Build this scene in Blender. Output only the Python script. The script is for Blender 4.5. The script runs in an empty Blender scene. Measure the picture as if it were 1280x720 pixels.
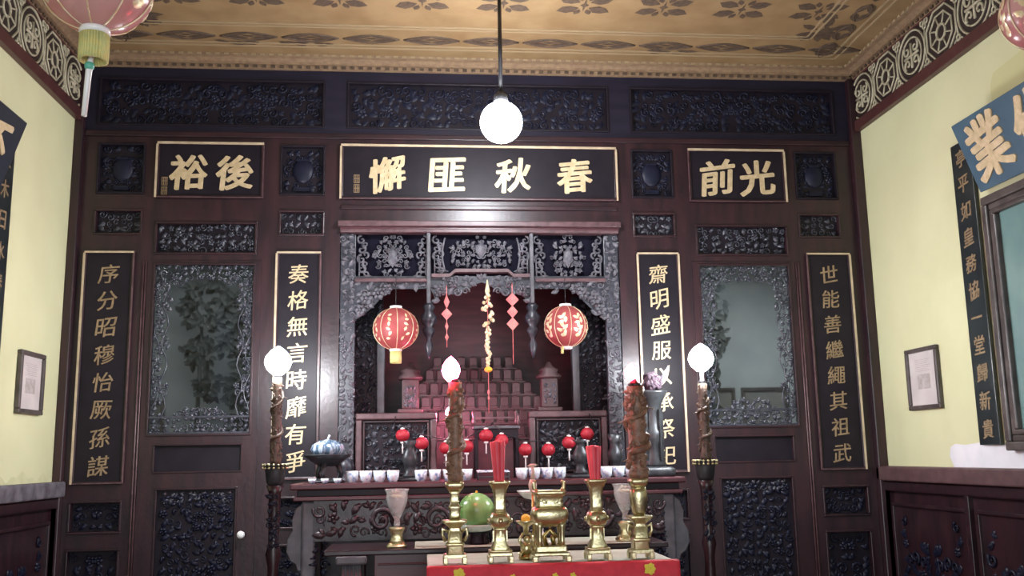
import bpy, bmesh, math, random
from mathutils import Vector, Matrix
PI = math.pi
C = bpy.context.scene.collection
scene = bpy.context.scene

# ------------------------------------------------------------------ camera
cam_d = bpy.data.cameras.new('camera'); cam = bpy.data.objects.new('camera', cam_d); C.objects.link(cam)
cam_d.sensor_fit = 'HORIZONTAL'; cam_d.sensor_width = 36; cam_d.lens = 36 * 1200.3 / 1280; cam_d.clip_start = .02
yaw, pitch, roll = (math.radians(a) for a in (5.53, 9.91, -1.0))
cy, sy, cp, sp, cr, sr = math.cos(yaw), math.sin(yaw), math.cos(pitch), math.sin(pitch), math.cos(roll), math.sin(roll)
fw = Vector((sy * cp, cy * cp, sp)); rt0 = Vector((cy, -sy, 0)); up0 = rt0.cross(fw)
rt = cr * rt0 + sr * up0; up = -sr * rt0 + cr * up0
m = Matrix((rt, up, -fw)).transposed().to_4x4(); m.translation = Vector((-.428, -6.623, 1.45)); cam.matrix_world = m
scene.camera = cam

# ------------------------------------------------------------------ world, daylight, exposure
w = bpy.data.worlds.new('sky'); scene.world = w; w.use_nodes = True
bg = w.node_tree.nodes['Background']; bg.inputs[0].default_value = (.75, .85, 1, 1); bg.inputs[1].default_value = 1.0
def area(name, loc, rot, sx, sy_, power, col):
    l = bpy.data.lights.new(name, 'AREA'); l.shape = 'RECTANGLE'; l.size = sx; l.size_y = sy_; l.energy = power; l.color = col
    o = bpy.data.objects.new(name, l); o.location = loc; o.rotation_euler = rot; C.objects.link(o); return o
DAY = (.90, .96, 1.0)
area('daylight_through_front_door', (0, -8.75, 1.9), (math.radians(90), 0, 0), 3.4, 3.4, 170, DAY)
area('back_room_fill', (-2.0, .6, 3.085), (0, 0, 0), .8, .5, 19.0, (.88, .96, 1))  # unseen lights added to brighten the rooms behind the door glass
area('back_room_fill', (2.0, .6, 3.085), (0, 0, 0), .8, .5, 42.0, (.88, .96, 1))
PENDANT, CANDLE, RED_A, RED_B, NICHE = 200, 330, 240, 70, 430
scene.view_settings.view_transform = 'Standard'; scene.view_settings.look = 'None'; scene.view_settings.gamma = 1
scene.view_settings.exposure = 0.0; scene.view_settings.use_curve_mapping = False

# ------------------------------------------------------------------ materials
def mat(name, col, rough=.5, metal=0, col2=None, scale=8, stretch=(1, 1, 1), bump=0, bscale=60, trans=0, emis=None, estr=0, spec=.5, thin=0, detail=4, mixlo=.35, mixhi=.65):
    mt = bpy.data.materials.new(name); mt.use_nodes = True
    nt = mt.node_tree; b = nt.nodes['Principled BSDF']
    b.inputs['Base Color'].default_value = (*col, 1); b.inputs['Roughness'].default_value = rough; b.inputs['Metallic'].default_value = metal
    b.inputs['Specular IOR Level'].default_value = spec
    if trans: b.inputs['Transmission Weight'].default_value = trans
    if emis: b.inputs['Emission Color'].default_value = (*emis, 1); b.inputs['Emission Strength'].default_value = estr
    tc = nt.nodes.new('ShaderNodeTexCoord')
    if col2:
        mp = nt.nodes.new('ShaderNodeMapping'); mp.inputs['Scale'].default_value = stretch
        n = nt.nodes.new('ShaderNodeTexNoise'); n.inputs['Scale'].default_value = scale; n.inputs['Detail'].default_value = detail
        r = nt.nodes.new('ShaderNodeValToRGB'); r.color_ramp.elements[0].position = mixlo; r.color_ramp.elements[1].position = mixhi
        r.color_ramp.elements[0].color = (*col, 1); r.color_ramp.elements[1].color = (*col2, 1)
        nt.links.new(tc.outputs['Object'], mp.inputs[0]); nt.links.new(mp.outputs[0], n.inputs['Vector'])
        nt.links.new(n.outputs[0], r.inputs[0]); nt.links.new(r.outputs[0], b.inputs['Base Color'])
    if bump:
        n2 = nt.nodes.new('ShaderNodeTexNoise'); n2.inputs['Scale'].default_value = bscale
        bp = nt.nodes.new('ShaderNodeBump'); bp.inputs['Strength'].default_value = bump; bp.inputs['Distance'].default_value = .01
        nt.links.new(tc.outputs['Object'], n2.inputs['Vector']); nt.links.new(n2.outputs[0], bp.inputs['Height']); nt.links.new(bp.outputs[0], b.inputs['Normal'])
    if thin:
        tr = nt.nodes.new('ShaderNodeBsdfTranslucent'); mx = nt.nodes.new('ShaderNodeMixShader'); mx.inputs[0].default_value = thin
        tr.inputs[0].default_value = (*col, 1)
        nt.links.new(b.outputs[0], mx.inputs[1]); nt.links.new(tr.outputs[0], mx.inputs[2])
        nt.links.new(mx.outputs[0], nt.nodes['Material Output'].inputs[0])
    return mt
M = {}
M['wood'] = mat('lacquered_wood', (.013, .006, .009), .34, col2=(.031, .011, .0145), scale=5, stretch=(3, 3, .5), bump=.12, bscale=30)
M['wood_h'] = mat('lacquered_wood_cross', (.013, .006, .009), .34, col2=(.029, .011, .0145), scale=5, stretch=(.5, 3, 3), bump=.12, bscale=30)
M['dark'] = mat('black_lacquer', (.008, .006, .010), .45, col2=(.012, .009, .014), scale=9, spec=.22)
M['void'] = mat('shade_black', (.004, .004, .010), .8, col2=(.006, .006, .014), spec=.1)
M['carve'] = mat('carved_black_wood', (.016, .018, .028), .34, col2=(.045, .048, .062), scale=30)
M['carve_dark'] = mat('carved_dark_wood', (.005, .006, .017), .45, col2=(.008, .010, .024), scale=20, spec=.25)  # navy cast of the cold light on the upper panels is in this colour
M['dusty'] = mat('dusty_carved_wood', (.055, .055, .068), .5, col2=(.12, .12, .14), scale=25)
M['pinkwood'] = mat('pinkish_edge_wood', (.06, .03, .036), .4, col2=(.11, .06, .066), scale=20)
M['redwood'] = mat('red_brown_wood', (.045, .010, .015), .4, col2=(.075, .02, .026), scale=6, stretch=(.6, 3, 4))
M['navywood'] = mat('cold_shade_wood', (.008, .007, .016), .45, col2=(.013, .011, .023), scale=6, stretch=(.5, 3, 3), spec=.3)  # wall wood with the dim cold light near the ceiling put into its colour
M['plum'] = mat('plum_carved_wood', (.022, .012, .017), .4, col2=(.042, .026, .034), scale=18)
M['tier'] = mat('niche_wood', (.05, .028, .032), .5, col2=(.085, .046, .048), scale=12)
M['gold'] = mat('gilding', (.50, .40, .23), .45, .3, col2=(.64, .52, .33), scale=30)
M['giltline'] = mat('gilt_line', (.60, .50, .35), .4, .3, col2=(.46, .37, .25), scale=14)
M['gold_dull'] = mat('dull_gilding', (.22, .155, .085), .5, .3, col2=(.32, .235, .14), scale=30)  # includes the dimmer light on the outer boards, put into the gilding
M['yellow'] = mat('yellow_wall_paint', (.53, .54, .33), .75, col2=(.575, .585, .365), scale=2.2, bump=.08, bscale=12, spec=.2)
M['cream'] = mat('cream_fretwork', (.42, .40, .28), .6, col2=(.32, .29, .2), scale=25)
M['frieze_bg'] = mat('dark_frieze_wood', (.022, .014, .013), .5)
M['frieze_rail'] = mat('maroon_rail', (.055, .018, .018), .4, col2=(.075, .028, .026), scale=15)
M['rail'] = mat('dado_rail_wood', (.07, .036, .038), .45, col2=(.11, .062, .064), scale=12)
M['dusty_rail'] = mat('dusty_ledge', (.05, .045, .055), .7, col2=(.13, .12, .14), scale=14)
M['ceiling'] = mat('tan_ceiling_paper', (.20, .125, .056), .6, col2=(.255, .17, .082), scale=6, bump=.1, bscale=200)
M['cornice'] = mat('tan_cornice', (.24, .165, .095), .55, col2=(.18, .115, .07), scale=30)
M['stencil'] = mat('brown_stencil', (.05, .032, .022), .7, col2=(.09, .058, .035), scale=40)
M['stencil_light'] = mat('ochre_stencil', (.28, .21, .12), .7)
M['glass'] = mat('door_glass', (.86, .88, .88), .07, trans=1.0)
M['glass'].node_tree.nodes['Principled BSDF'].inputs['IOR'].default_value = 1.25
M['back_wall'] = mat('grey_back_room_wall', (.40, .42, .41), .8, col2=(.33, .35, .35), scale=3)
M['back_sheet'] = mat('dull_picture_sheet', (.15, .15, .14), .4, col2=(.21, .20, .18), scale=4)
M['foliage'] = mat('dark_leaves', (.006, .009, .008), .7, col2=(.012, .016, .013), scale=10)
M['brass'] = mat('polished_brass', (.52, .46, .26), .28, .95, col2=(.62, .56, .35), scale=20, bump=.15, bscale=90)
M['brass_dark'] = mat('aged_brass', (.30, .22, .08), .38, 1.0, col2=(.45, .34, .14), scale=20)
M['bronze'] = mat('dark_bronze', (.028, .032, .038), .4, .5, col2=(.06, .065, .07), scale=15)
M['dragon'] = mat('brown_dragon_relief', (.13, .062, .04), .5, col2=(.26, .14, .09), scale=35, bump=.2)
M['dragon_dark'] = mat('dark_dragon_relief', (.05, .034, .026), .5, col2=(.10, .068, .045), scale=35, bump=.2)
M['red_candle'] = mat('red_wax', (.62, .06, .09), .5, col2=(.68, .08, .115), scale=15)
M['red_cloth'] = mat('red_cloth', (.62, .03, .055), .7, col2=(.54, .024, .045), scale=30)
M['red_lac'] = mat('red_lantern_silk', (.44, .022, .04), .45, col2=(.52, .035, .06), scale=20, thin=.25)
M['pink_silk'] = mat('pinkish_red_silk', (.44, .095, .095), .5, col2=(.38, .07, .075), scale=12, thin=.3)  # pinkish red, paler than the silk of the little lanterns
M['pale_silk'] = mat('pale_pink_silk', (.74, .46, .44), .22, col2=(.60, .20, .22), scale=5, thin=.45, mixlo=.42, mixhi=.7)
M['white'] = mat('white_ceramic', (.80, .80, .80), .3)
M['bluewhite'] = mat('blue_white_porcelain', (.66, .76, .84), .2, col2=(.16, .27, .48), scale=38, mixlo=.50, mixhi=.66)
M['fringe'] = mat('yellow_fringe', (.62, .55, .20), .8, col2=(.50, .52, .22), scale=40)
M['motif'] = mat('yellow_embroidery', (.70, .56, .06), .7)
M['green_bead'] = mat('green_bead', (.10, .40, .30), .4)
M['pinkpaper'] = mat('pink_red_paper', (.68, .22, .20), .7, col2=(.60, .13, .14), scale=10)
M['goldbead'] = mat('gold_beads', (.70, .55, .30), .35, .3, col2=(.78, .70, .52), scale=40)
M['crystal'] = mat('cut_glass', (.92, .93, .94), .07, trans=.78, bump=.6, bscale=55)
M['melon'] = mat('watermelon_rind', (.10, .24, .06), .28, col2=(.22, .41, .15), scale=4, stretch=(2.2, 2.2, .6), mixlo=.42, mixhi=.56)
M['celadon'] = mat('celadon_glaze', (.46, .56, .50), .25)
M['orange'] = mat('orange_peel', (.85, .42, .04), .45)
M['beige'] = mat('beige_runner', (.31, .30, .24), .6, col2=(.38, .365, .30), scale=8)
M['doc'] = mat('aged_paper', (.44, .41, .40), .5, col2=(.52, .49, .47), scale=6)
M['doc_ink'] = mat('faded_print', (.30, .27, .25), .6, col2=(.42, .39, .37), scale=30)
M['frame'] = mat('dark_picture_frame', (.045, .036, .034), .35, col2=(.09, .075, .07), scale=12)
M['bluelac'] = mat('blue_lacquer', (.030, .075, .12), .45, col2=(.045, .10, .145), scale=5)
M['navylac'] = mat('navy_lacquer', (.010, .014, .024), .4, col2=(.016, .022, .034), scale=5)
M['blacklac'] = mat('black_board', (.010, .014, .016), .3, col2=(.018, .024, .026), scale=8)
M['teal'] = mat('portrait_canvas', (.10, .20, .20), .5, col2=(.16, .27, .25), scale=3)
M['portrait_robe'] = mat('painted_robe', (.13, .06, .07), .5, col2=(.20, .10, .10), scale=5)
M['portrait_skin'] = mat('painted_face', (.52, .36, .28), .5)
M['whitepatch'] = mat('bare_plaster', (.68, .69, .72), .8, col2=(.60, .62, .66), scale=8)
M['damp'] = mat('damp_stain', (.46, .46, .27), .8, col2=(.54, .55, .335), scale=12)
M['olive_patch'] = mat('unpainted_wall_mark', (.50, .50, .26), .8)
M['metal'] = mat('lamp_metal', (.05, .05, .055), .4, .8)
M['tile'] = mat('floor_tile', (.30, .18, .13), .35, col2=(.22, .12, .09), scale=4)
M['pale_wall'] = mat('pale_rear_wall', (.62, .62, .52), .8)
M['stone'] = mat('worn_dark_stone', (.10, .09, .09), .5, col2=(.17, .15, .15), scale=10)
M['dial'] = mat('grey_scroll_wood', (.055, .055, .065), .45, col2=(.10, .10, .115), scale=14)
M['bulb_w'] = mat('lit_white_globe', (1, 1, 1), .4, emis=(.93, .95, 1), estr=PENDANT)
M['bulb_c'] = mat('lit_white_bulb', (1, 1, 1), .4, emis=(.95, .96, 1), estr=CANDLE)
M['bulb_ra'] = mat('lit_red_bulb', (1, .4, .4), .4, emis=(1, .035, .085), estr=RED_A)
M['bulb_n'] = mat('added_niche_bulb', (1, .2, .3), .4, emis=(1, .20, .36), estr=NICHE)
M['bulb_rb'] = mat('dim_red_bulb', (1, .2, .2), .4, emis=(1, .03, .06), estr=RED_B)

# ------------------------------------------------------------------ mesh builder
class MB:
    def __init__(s): s.v = []; s.f = []; s.sm = []
    def add(s, v, f, smooth=False, T=None):
        o = len(s.v); s.v += [tuple(T(p)) if T else tuple(p) for p in v]
        s.f += [tuple(i + o for i in q) for q in f]; s.sm += [smooth] * len(f)
    def box(s, x0, x1, y0, y1, z0, z1, T=None):
        v = [(x, y, z) for x in (x0, x1) for y in (y0, y1) for z in (z0, z1)]
        s.add(v, [(0, 1, 3, 2), (4, 6, 7, 5), (0, 4, 5, 1), (2, 3, 7, 6), (0, 2, 6, 4), (1, 5, 7, 3)], False, T)
    def tube(s, pts, r, n=7, T=None, cap=True, closed=False):
        pts = [Vector(p) for p in pts]; k = len(pts); R = r if isinstance(r, (list, tuple)) else [r] * k
        v = []; f = []; prev = None
        for i, p in enumerate(pts):
            if closed: t = pts[(i + 1) % k] - pts[i - 1]
            else: t = pts[min(i + 1, k - 1)] - pts[max(i - 1, 0)]
            t = t.normalized() if t.length > 1e-9 else Vector((0, 0, 1))
            if prev is None:
                a = Vector((0, 1, 0)) if abs(t.y) < .9 else Vector((1, 0, 0))
                nrm = t.cross(a).normalized()
            else:
                nrm = prev - t * prev.dot(t); nrm = nrm.normalized() if nrm.length > 1e-6 else prev
            prev = nrm; b = t.cross(nrm)
            v += [p + (nrm * math.cos(2 * PI * j / n) + b * math.sin(2 * PI * j / n)) * R[i] for j in range(n)]
        for i in range(k if closed else k - 1):
            i2 = (i + 1) % k
            f += [(i * n + j, i * n + (j + 1) % n, i2 * n + (j + 1) % n, i2 * n + j) for j in range(n)]
        if cap and not closed: f += [tuple(range(n))[::-1], tuple((k - 1) * n + j for j in range(n))]
        s.add(v, f, True, T)
    def lathe(s, prof, c=(0, 0, 0), n=28, sq=0, cap=True, smooth=True, T=None, rib=0, nrib=12):
        # sq: 0 round .. 1 square cross-section
        v = []; f = []
        for (r, z) in prof:
            for j in range(n):
                a = 2 * PI * (j + .5) / n; q = max(abs(math.cos(a)), abs(math.sin(a)))
                rr = r * ((1 - sq) + sq / q) * (1 + rib * math.cos(nrib * a))
                v.append((c[0] + rr * math.cos(a), c[1] + rr * math.sin(a), c[2] + z))
        k = len(prof)
        for i in range(k - 1): f += [(i * n + j, i * n + (j + 1) % n, (i + 1) * n + (j + 1) % n, (i + 1) * n + j) for j in range(n)]
        if cap: f += [tuple(range(n))[::-1], tuple((k - 1) * n + j for j in range(n))]
        s.add(v, f, smooth, T)
    def ball(s, c, r, sz=1, n=16, m_=10, T=None, sx=1, sy_=1):
        prof = [(max(r * math.sin(PI * i / m_), 1e-5), 0) for i in range(m_ + 1)]
        v = []; f = []
        for i in range(m_ + 1):
            for j in range(n):
                a = 2 * PI * j / n
                v.append((c[0] + prof[i][0] * math.cos(a) * sx, c[1] + prof[i][0] * math.sin(a) * sy_, c[2] - r * math.cos(PI * i / m_) * sz))
        for i in range(m_): f += [(i * n + j, i * n + (j + 1) % n, (i + 1) * n + (j + 1) % n, (i + 1) * n + j) for j in range(n)]
        s.add(v, f, True, T)
    # --- relief ornaments in the local plane: u right, v up, d outwards
    def leaf(s, u, v, a, L, W, h, T, d=0):
        ca, sa = math.cos(a), math.sin(a); pts = []; P = [(-.5, 0, 0), (-.15, .5, .15), (.2, .42, .15), (.5, 0, 0), (.2, -.42, .15), (-.15, -.5, .15), (-.12, 0, 1), (.2, 0, .9)]
        for (x, y, z) in P:
            x *= L; y *= W; pts.append((u + x * ca - y * sa, v + x * sa + y * ca, d + z * h))
        s.add(pts, [(0, 6, 1), (1, 6, 7, 2), (2, 7, 3), (3, 7, 4), (4, 7, 6, 5), (5, 6, 0)], True, T)
    def scroll(s, u, v, a, R, r, turns, T, d=0, flip=1, n=14):
        pts = []; rr = []
        for i in range(n + 1):
            t = i / n; q = R * (1 - .85 * t); an = a + flip * 2 * PI * turns * t
            pts.append((u + q * math.cos(an), v + q * math.sin(an), d + r * .5)); rr.append(r * (1 - .35 * t))
        s.tube(pts, rr, 5, T)
    def flower(s, u, v, R, h, T, d=0, k=5, a0=0):
        for i in range(k):
            a = a0 + 2 * PI * i / k
            s.leaf(u + .55 * R * math.cos(a), v + .55 * R * math.sin(a), a, R, R * .8, h, T, d)
        s.leaf(u, v, a0, R * .6, R * .6, h * 1.5, T, d)
    def build(s, name, mt, parent=None, bevel=0, kind=None):
        me = bpy.data.meshes.new(name); me.from_pydata(s.v, [], s.f)
        for p, q in zip(me.polygons, s.sm): p.use_smooth = q
        me.update(); bm = bmesh.new(); bm.from_mesh(me); bmesh.ops.recalc_face_normals(bm, faces=bm.faces); bm.to_mesh(me); bm.free()
        me.materials.append(M[mt] if isinstance(mt, str) else mt)
        o = bpy.data.objects.new(name, me); C.objects.link(o)
        if parent: o.parent = parent
        if bevel:
            b = o.modifiers.new('edge', 'BEVEL'); b.width = bevel; b.segments = 2; b.limit_method = 'ANGLE'; b.angle_limit = math.radians(40)
        if kind: o['kind'] = kind
        return o
def thing(name, label, cat, loc=(0, 0, 0), rotz=0, group=None):
    o = bpy.data.objects.new(name, None); C.objects.link(o); o.empty_display_size = .05
    o.location = loc; o.rotation_euler = (0, 0, rotz); o['label'] = label; o['category'] = cat
    if group: o['group'] = group
    return o
def tag(o, label, cat, group=None):
    o['label'] = label; o['category'] = cat
    if group: o['group'] = group
    return o
def holder(name):
    o = bpy.data.objects.new(name, None); C.objects.link(o); o['kind'] = 'structure'; return o
def dup(root, loc, label=None, rotz=None):
    r = root.copy(); C.objects.link(r); r.location = loc
    if rotz is not None: r.rotation_euler = (0, 0, rotz)
    if label: r['label'] = label
    for ch in list(root.children):
        c = ch.copy(); C.objects.link(c); c.parent = r
        for g in ch.children:
            d = g.copy(); C.objects.link(d); d.parent = c
    return r
def face_y(cx, y0, cz):      # plane facing the camera (-y): u = +x, v = +z
    return lambda p: (cx + p[0], y0 - p[2], cz + p[1])
def face_l(x0, cyy, cz):     # right-hand wall, facing -x: u runs towards -y as seen from the room
    return lambda p: (x0 - p[2], cyy - p[0], cz + p[1])
def face_r(x0, cyy, cz):     # left-hand wall, facing +x
    return lambda p: (x0 + p[2], cyy + p[0], cz + p[1])

def carving(mb, T, wd, ht, seed, s=.05, h=.02, sym=True, mask=None, mix=(.55, .3), rel=1.0):
    """fill a panel with leaves, scrolls and blossoms carved in relief"""
    R = random.Random(seed); cols = max(1, int(wd / s)); rows = max(1, int(ht / s))
    for i in range(cols):
        for j in range(rows):
            u = -wd / 2 + (i + .5) * wd / cols + R.uniform(-.3, .3) * s; v = -ht / 2 + (j + .5) * ht / rows + R.uniform(-.3, .3) * s
            if sym and u < 0: R.random(); continue
            if mask and not mask(u, v): continue
            k = R.random(); a = R.uniform(0, 2 * PI); q = s * R.uniform(.8, 1.25) * rel; fl = R.choice((1, -1)); hh = h * R.uniform(.6, 1.2)
            for sg in ((1, -1) if sym else (1,)):
                aa = a if sg > 0 else PI - a
                if k < mix[0]:
                    mb.leaf(sg * u, v, aa, q * 1.25, q * .62, hh, T); mb.leaf(sg * u + q * .2, v + q * .25, aa + .9 * sg, q * .8, q * .4, hh * .8, T)
                elif k < mix[0] + mix[1]: mb.scroll(sg * u, v, aa, q * .55, q * .13, 1.3, T, flip=fl * sg)
                else: mb.flower(sg * u, v, q * .55, hh, T, a0=aa)
def framing(mb, x0, x1, z0, z1, t, y0, y1):
    mb.box(x0, x1, y0, y1, z1 - t, z1); mb.box(x0, x1, y0, y1, z0, z0 + t)
    mb.box(x0, x0 + t, y0, y1, z0 + t, z1 - t); mb.box(x1 - t, x1, y0, y1, z0 + t, z1 - t)

# glyphs (built-in font) as thick, slightly slanted brush-like relief
_gl = {}
def glyph(ch, ext, fat):
    key = (ch, ext, fat)
    if key in _gl: return _gl[key]
    c = bpy.data.curves.new('glyph', 'FONT'); c.body = ch; c.size = 1; c.extrude = ext; c.offset = fat; c.resolution_u = 3
    o = bpy.data.objects.new('glyph', c); C.objects.link(o)
    bpy.context.view_layer.update()
    me = o.evaluated_get(bpy.context.evaluated_depsgraph_get()).to_mesh()
    vs = [v.co.copy() for v in me.vertices]; fs = [tuple(p.vertices) for p in me.polygons]
    if vs:
        xs = [v.x for v in vs]; ys = [v.y for v in vs]; cx, cy_ = (min(xs) + max(xs)) / 2, (min(ys) + max(ys)) / 2
        hgt = max(max(ys) - min(ys), max(xs) - min(xs)); vs = [Vector(((v.x - cx) / hgt, (v.y - cy_) / hgt, v.z)) for v in vs]
    bpy.data.objects.remove(o); bpy.data.curves.remove(c)
    _gl[key] = (vs, fs); return _gl[key]
def write(ch, u, v, size, T, mt, parent, ext=.03, fat=.018, seed=0, wide=1.0):
    vs, fs = glyph(ch, ext, 0); R = random.Random(ord(ch) + seed); sh = R.uniform(.10, .24); ro = R.uniform(-.10, .02); mb = MB()
    sh8 = [(0, 0)] + [(fat * (.87 * math.cos(q * PI / 4) + .25 * math.sin(q * PI / 4)), fat * (-.5 * math.cos(q * PI / 4) + .43 * math.sin(q * PI / 4))) for q in range(8)]
    for i, (ox, oy) in enumerate(sh8 if fat else sh8[:1]):
        out = []
        for p in vs:
            x = (p.x + ox) * wide; y = p.y + oy + x * sh
            out.append((u + size * (x * math.cos(ro) - y * math.sin(ro)), v + size * (x * math.sin(ro) + y * math.cos(ro)), (p.z + ext) * size * (.35 + .012 * i)))
        mb.add(out, fs, False, T)
    return mb.build('character', mt, parent)

# ================================================================== ROOM
XL, XR, YB, ZC = -2.80, 2.84, -8.3, 4.27
def grid_wall(mb, xs0, xs1, z0, z1, holes, y0, y1):
    X = sorted({xs0, xs1, *[h[0] for h in holes], *[h[1] for h in holes]}); Z = sorted({z0, z1, *[h[2] for h in holes], *[h[3] for h in holes]})
    inside = lambda x, z: any(h[0] < x < h[1] and h[2] < z < h[3] for h in holes)
    solid = {(i, k): not inside((X[i] + X[i + 1]) / 2, (Z[k] + Z[k + 1]) / 2) for i in range(len(X) - 1) for k in range(len(Z) - 1)}
    for (i, k), sld in solid.items():
        if not sld: continue
        a, b, c, d = X[i], X[i + 1], Z[k], Z[k + 1]
        mb.add([(a, y0, c), (b, y0, c), (b, y0, d), (a, y0, d)], [(0, 1, 2, 3)]); mb.add([(a, y1, c), (b, y1, c), (b, y1, d), (a, y1, d)], [(3, 2, 1, 0)])
        for di, dk, q in ((-1, 0, [(a, c), (a, d)]), (1, 0, [(b, c), (b, d)]), (0, -1, [(a, c), (b, c)]), (0, 1, [(a, d), (b, d)])):
            if not solid.get((i + di, k + dk), False):
                (p0, r0), (p1, r1) = q; mb.add([(p0, y0, r0), (p1, y0, r1), (p1, y1, r1), (p0, y1, r0)], [(0, 1, 2, 3)])
f = MB(); f.box(XL - .3, XR + .3, YB - 1, 2.3, -.12, 0); f.build('floor', 'tile', kind='structure')
c = MB(); c.box(XL - .2, XR + .2, YB - .2, .2, ZC, ZC + .12); ceiling = c.build('ceiling', 'ceiling', kind='structure')
# side walls, each with a window far behind the viewpoint
for nm, xa, xb in (('wall_left', XL - .16, XL), ('wall_right', XR, XR + .16)):
    b = MB(); b.box(xa, xb, -4.7, .12, 0, ZC); b.box(xa, xb, YB, -6.5, 0, ZC); b.box(xa, xb, -6.5, -4.7, 0, 1.4); b.box(xa, xb, -6.5, -4.7, 3.3, ZC)
    o = b.build(nm, 'yellow', kind='structure')
    if nm == 'wall_left': wall_left = o
    else: wall_right = o
b = MB(); b.box(XL - .16, -1.7, YB - .16, YB, 0, ZC); b.box(1.7, XR + .16, YB - .16, YB, 0, ZC); b.box(-1.7, 1.7, YB - .16, YB, 3.6, ZC)
b.build('wall_front', 'pale_wall', kind='structure')

# ---- the carved wooden screen wall
NX, NZ0, NZ1 = .985, 1.18, 3.075
TOPP = [(-2.66, -1.11), (-.945, .945), (1.11, 2.66)]                 # long carved panels under the ceiling
SQ = [(-2.645, -2.33), (-1.405, -1.10), (1.10, 1.405), (2.33, 2.645)]
holes = [(-NX, NX, NZ0, NZ1)]
recess = [(a, b_, 3.77, 4.115, 1) for a, b_ in TOPP] + [(a, b_, 3.275, 3.635, 2) for a, b_ in SQ] + [(a, b_, 2.985, 3.162, 3) for a, b_ in SQ]
recess += [(s0, s1, 2.85, 3.075, 4) for s0, s1 in ((-2.237, -1.557), (1.557, 2.237))]
recess += [(s0, s1, 1.0, 1.205, 5) for s0, s1 in ((-2.70, -2.37), (-1.41, -1.11), (1.11, 1.41), (2.37, 2.70))]
recess += [(s0, s1, .2, .90, 6) for s0, s1 in ((-2.70, -2.37), (-1.41, -1.11), (1.11, 1.41), (2.37, 2.70))]
doors = [(-2.275, -1.515), (1.515, 2.275)]
holes += [r[:4] for r in recess] + [(a, b_, .0, 2.80) for a, b_ in doors]
mb = MB(); grid_wall(mb, XL - .02, XR + .02, 0, 3.705, [h for h in holes if h[2] < 3.7], 0, .09)
wall_back = mb.build('wall_back', 'wood', kind='structure', bevel=.006)
mb = MB(); grid_wall(mb, XL - .02, XR + .02, 3.705, 4.24, [h for h in holes if h[2] > 3.7], 0, .09); mb.build('upper_band', 'navywood', wall_back, bevel=.006)  # top of the wall, shade painted in by a darker, bluer wood
mb = MB(); grid_wall(mb, XL - .02, XR + .02, 0, 4.24, [(-NX, NX, NZ0, NZ1)] + [(a, b_, 1.6, 2.80) for a, b_ in doors], .035, .085); mb.build('backing_board', 'dark', wall_back)
seed = 11
for (x0, x1, z0, z1, kind) in recess:
    seed += 1; cx, cz, wd, ht = (x0 + x1) / 2, (z0 + z1) / 2, x1 - x0, z1 - z0
    fr = MB(); framing(fr, x0 - .004, x1 + .004, z0 - .004, z1 + .004, .016, -.012, .03)
    pm = fr.build('panel_moulding', 'dark' if kind in (1, 2) else 'wood_h', wall_back, bevel=.004)
    k = MB(); T = face_y(cx, .034, cz)
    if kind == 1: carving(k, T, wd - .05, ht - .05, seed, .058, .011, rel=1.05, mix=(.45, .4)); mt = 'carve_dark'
    elif kind == 2:
        carving(k, T, wd - .04, ht - .04, seed, .048, .016); mt = 'carve_dark'
        k.ball((0, -.02, .004), .075, 1.2, T=lambda p: T((p[0], p[2], p[1] * .3 + .012)), n=14, m_=8)
        for sg in (-1, 1): k.scroll(sg * .075, .05, 0 if sg > 0 else PI, .03, .008, 1.2, T, flip=sg)
        k.box(-.05, .05, -.15, -.12, 0, .02, T); k.box(-.04, .04, .07, .085, 0, .022, T)
    elif kind == 3: carving(k, T, wd - .035, ht - .03, seed, .042, .022, mix=(.4, .45)); mt = 'carve'
    elif kind == 4: carving(k, T, wd - .03, ht - .03, seed, .045, .03, sym=False, mix=(.5, .25)); mt = 'carve'
    elif kind == 5: carving(k, T, wd - .04, ht - .035, seed, .045, .022); mt = 'carve_dark'
    else: carving(k, T, wd - .05, ht - .06, seed, .06, .022); mt = 'carve_dark'
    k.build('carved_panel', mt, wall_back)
# upright posts standing slightly proud, and the two end posts
for x0, x1 in ((XL, -2.74), (2.765, XR)):
    p = MB(); p.box(x0, x1, -.055, .0, 0, 4.20); p.build('end_post', 'wood', wall_back, bevel=.008)
for z0, z1, x0, x1 in ((3.685, 3.725, -2.74, 2.765), (3.172, 3.205, -.985, .985)):
    p = MB(); p.box(x0, x1, -.018, .0, z0, z1); p.build('cross_rail', 'wood_h', wall_back, bevel=.006)

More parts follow.
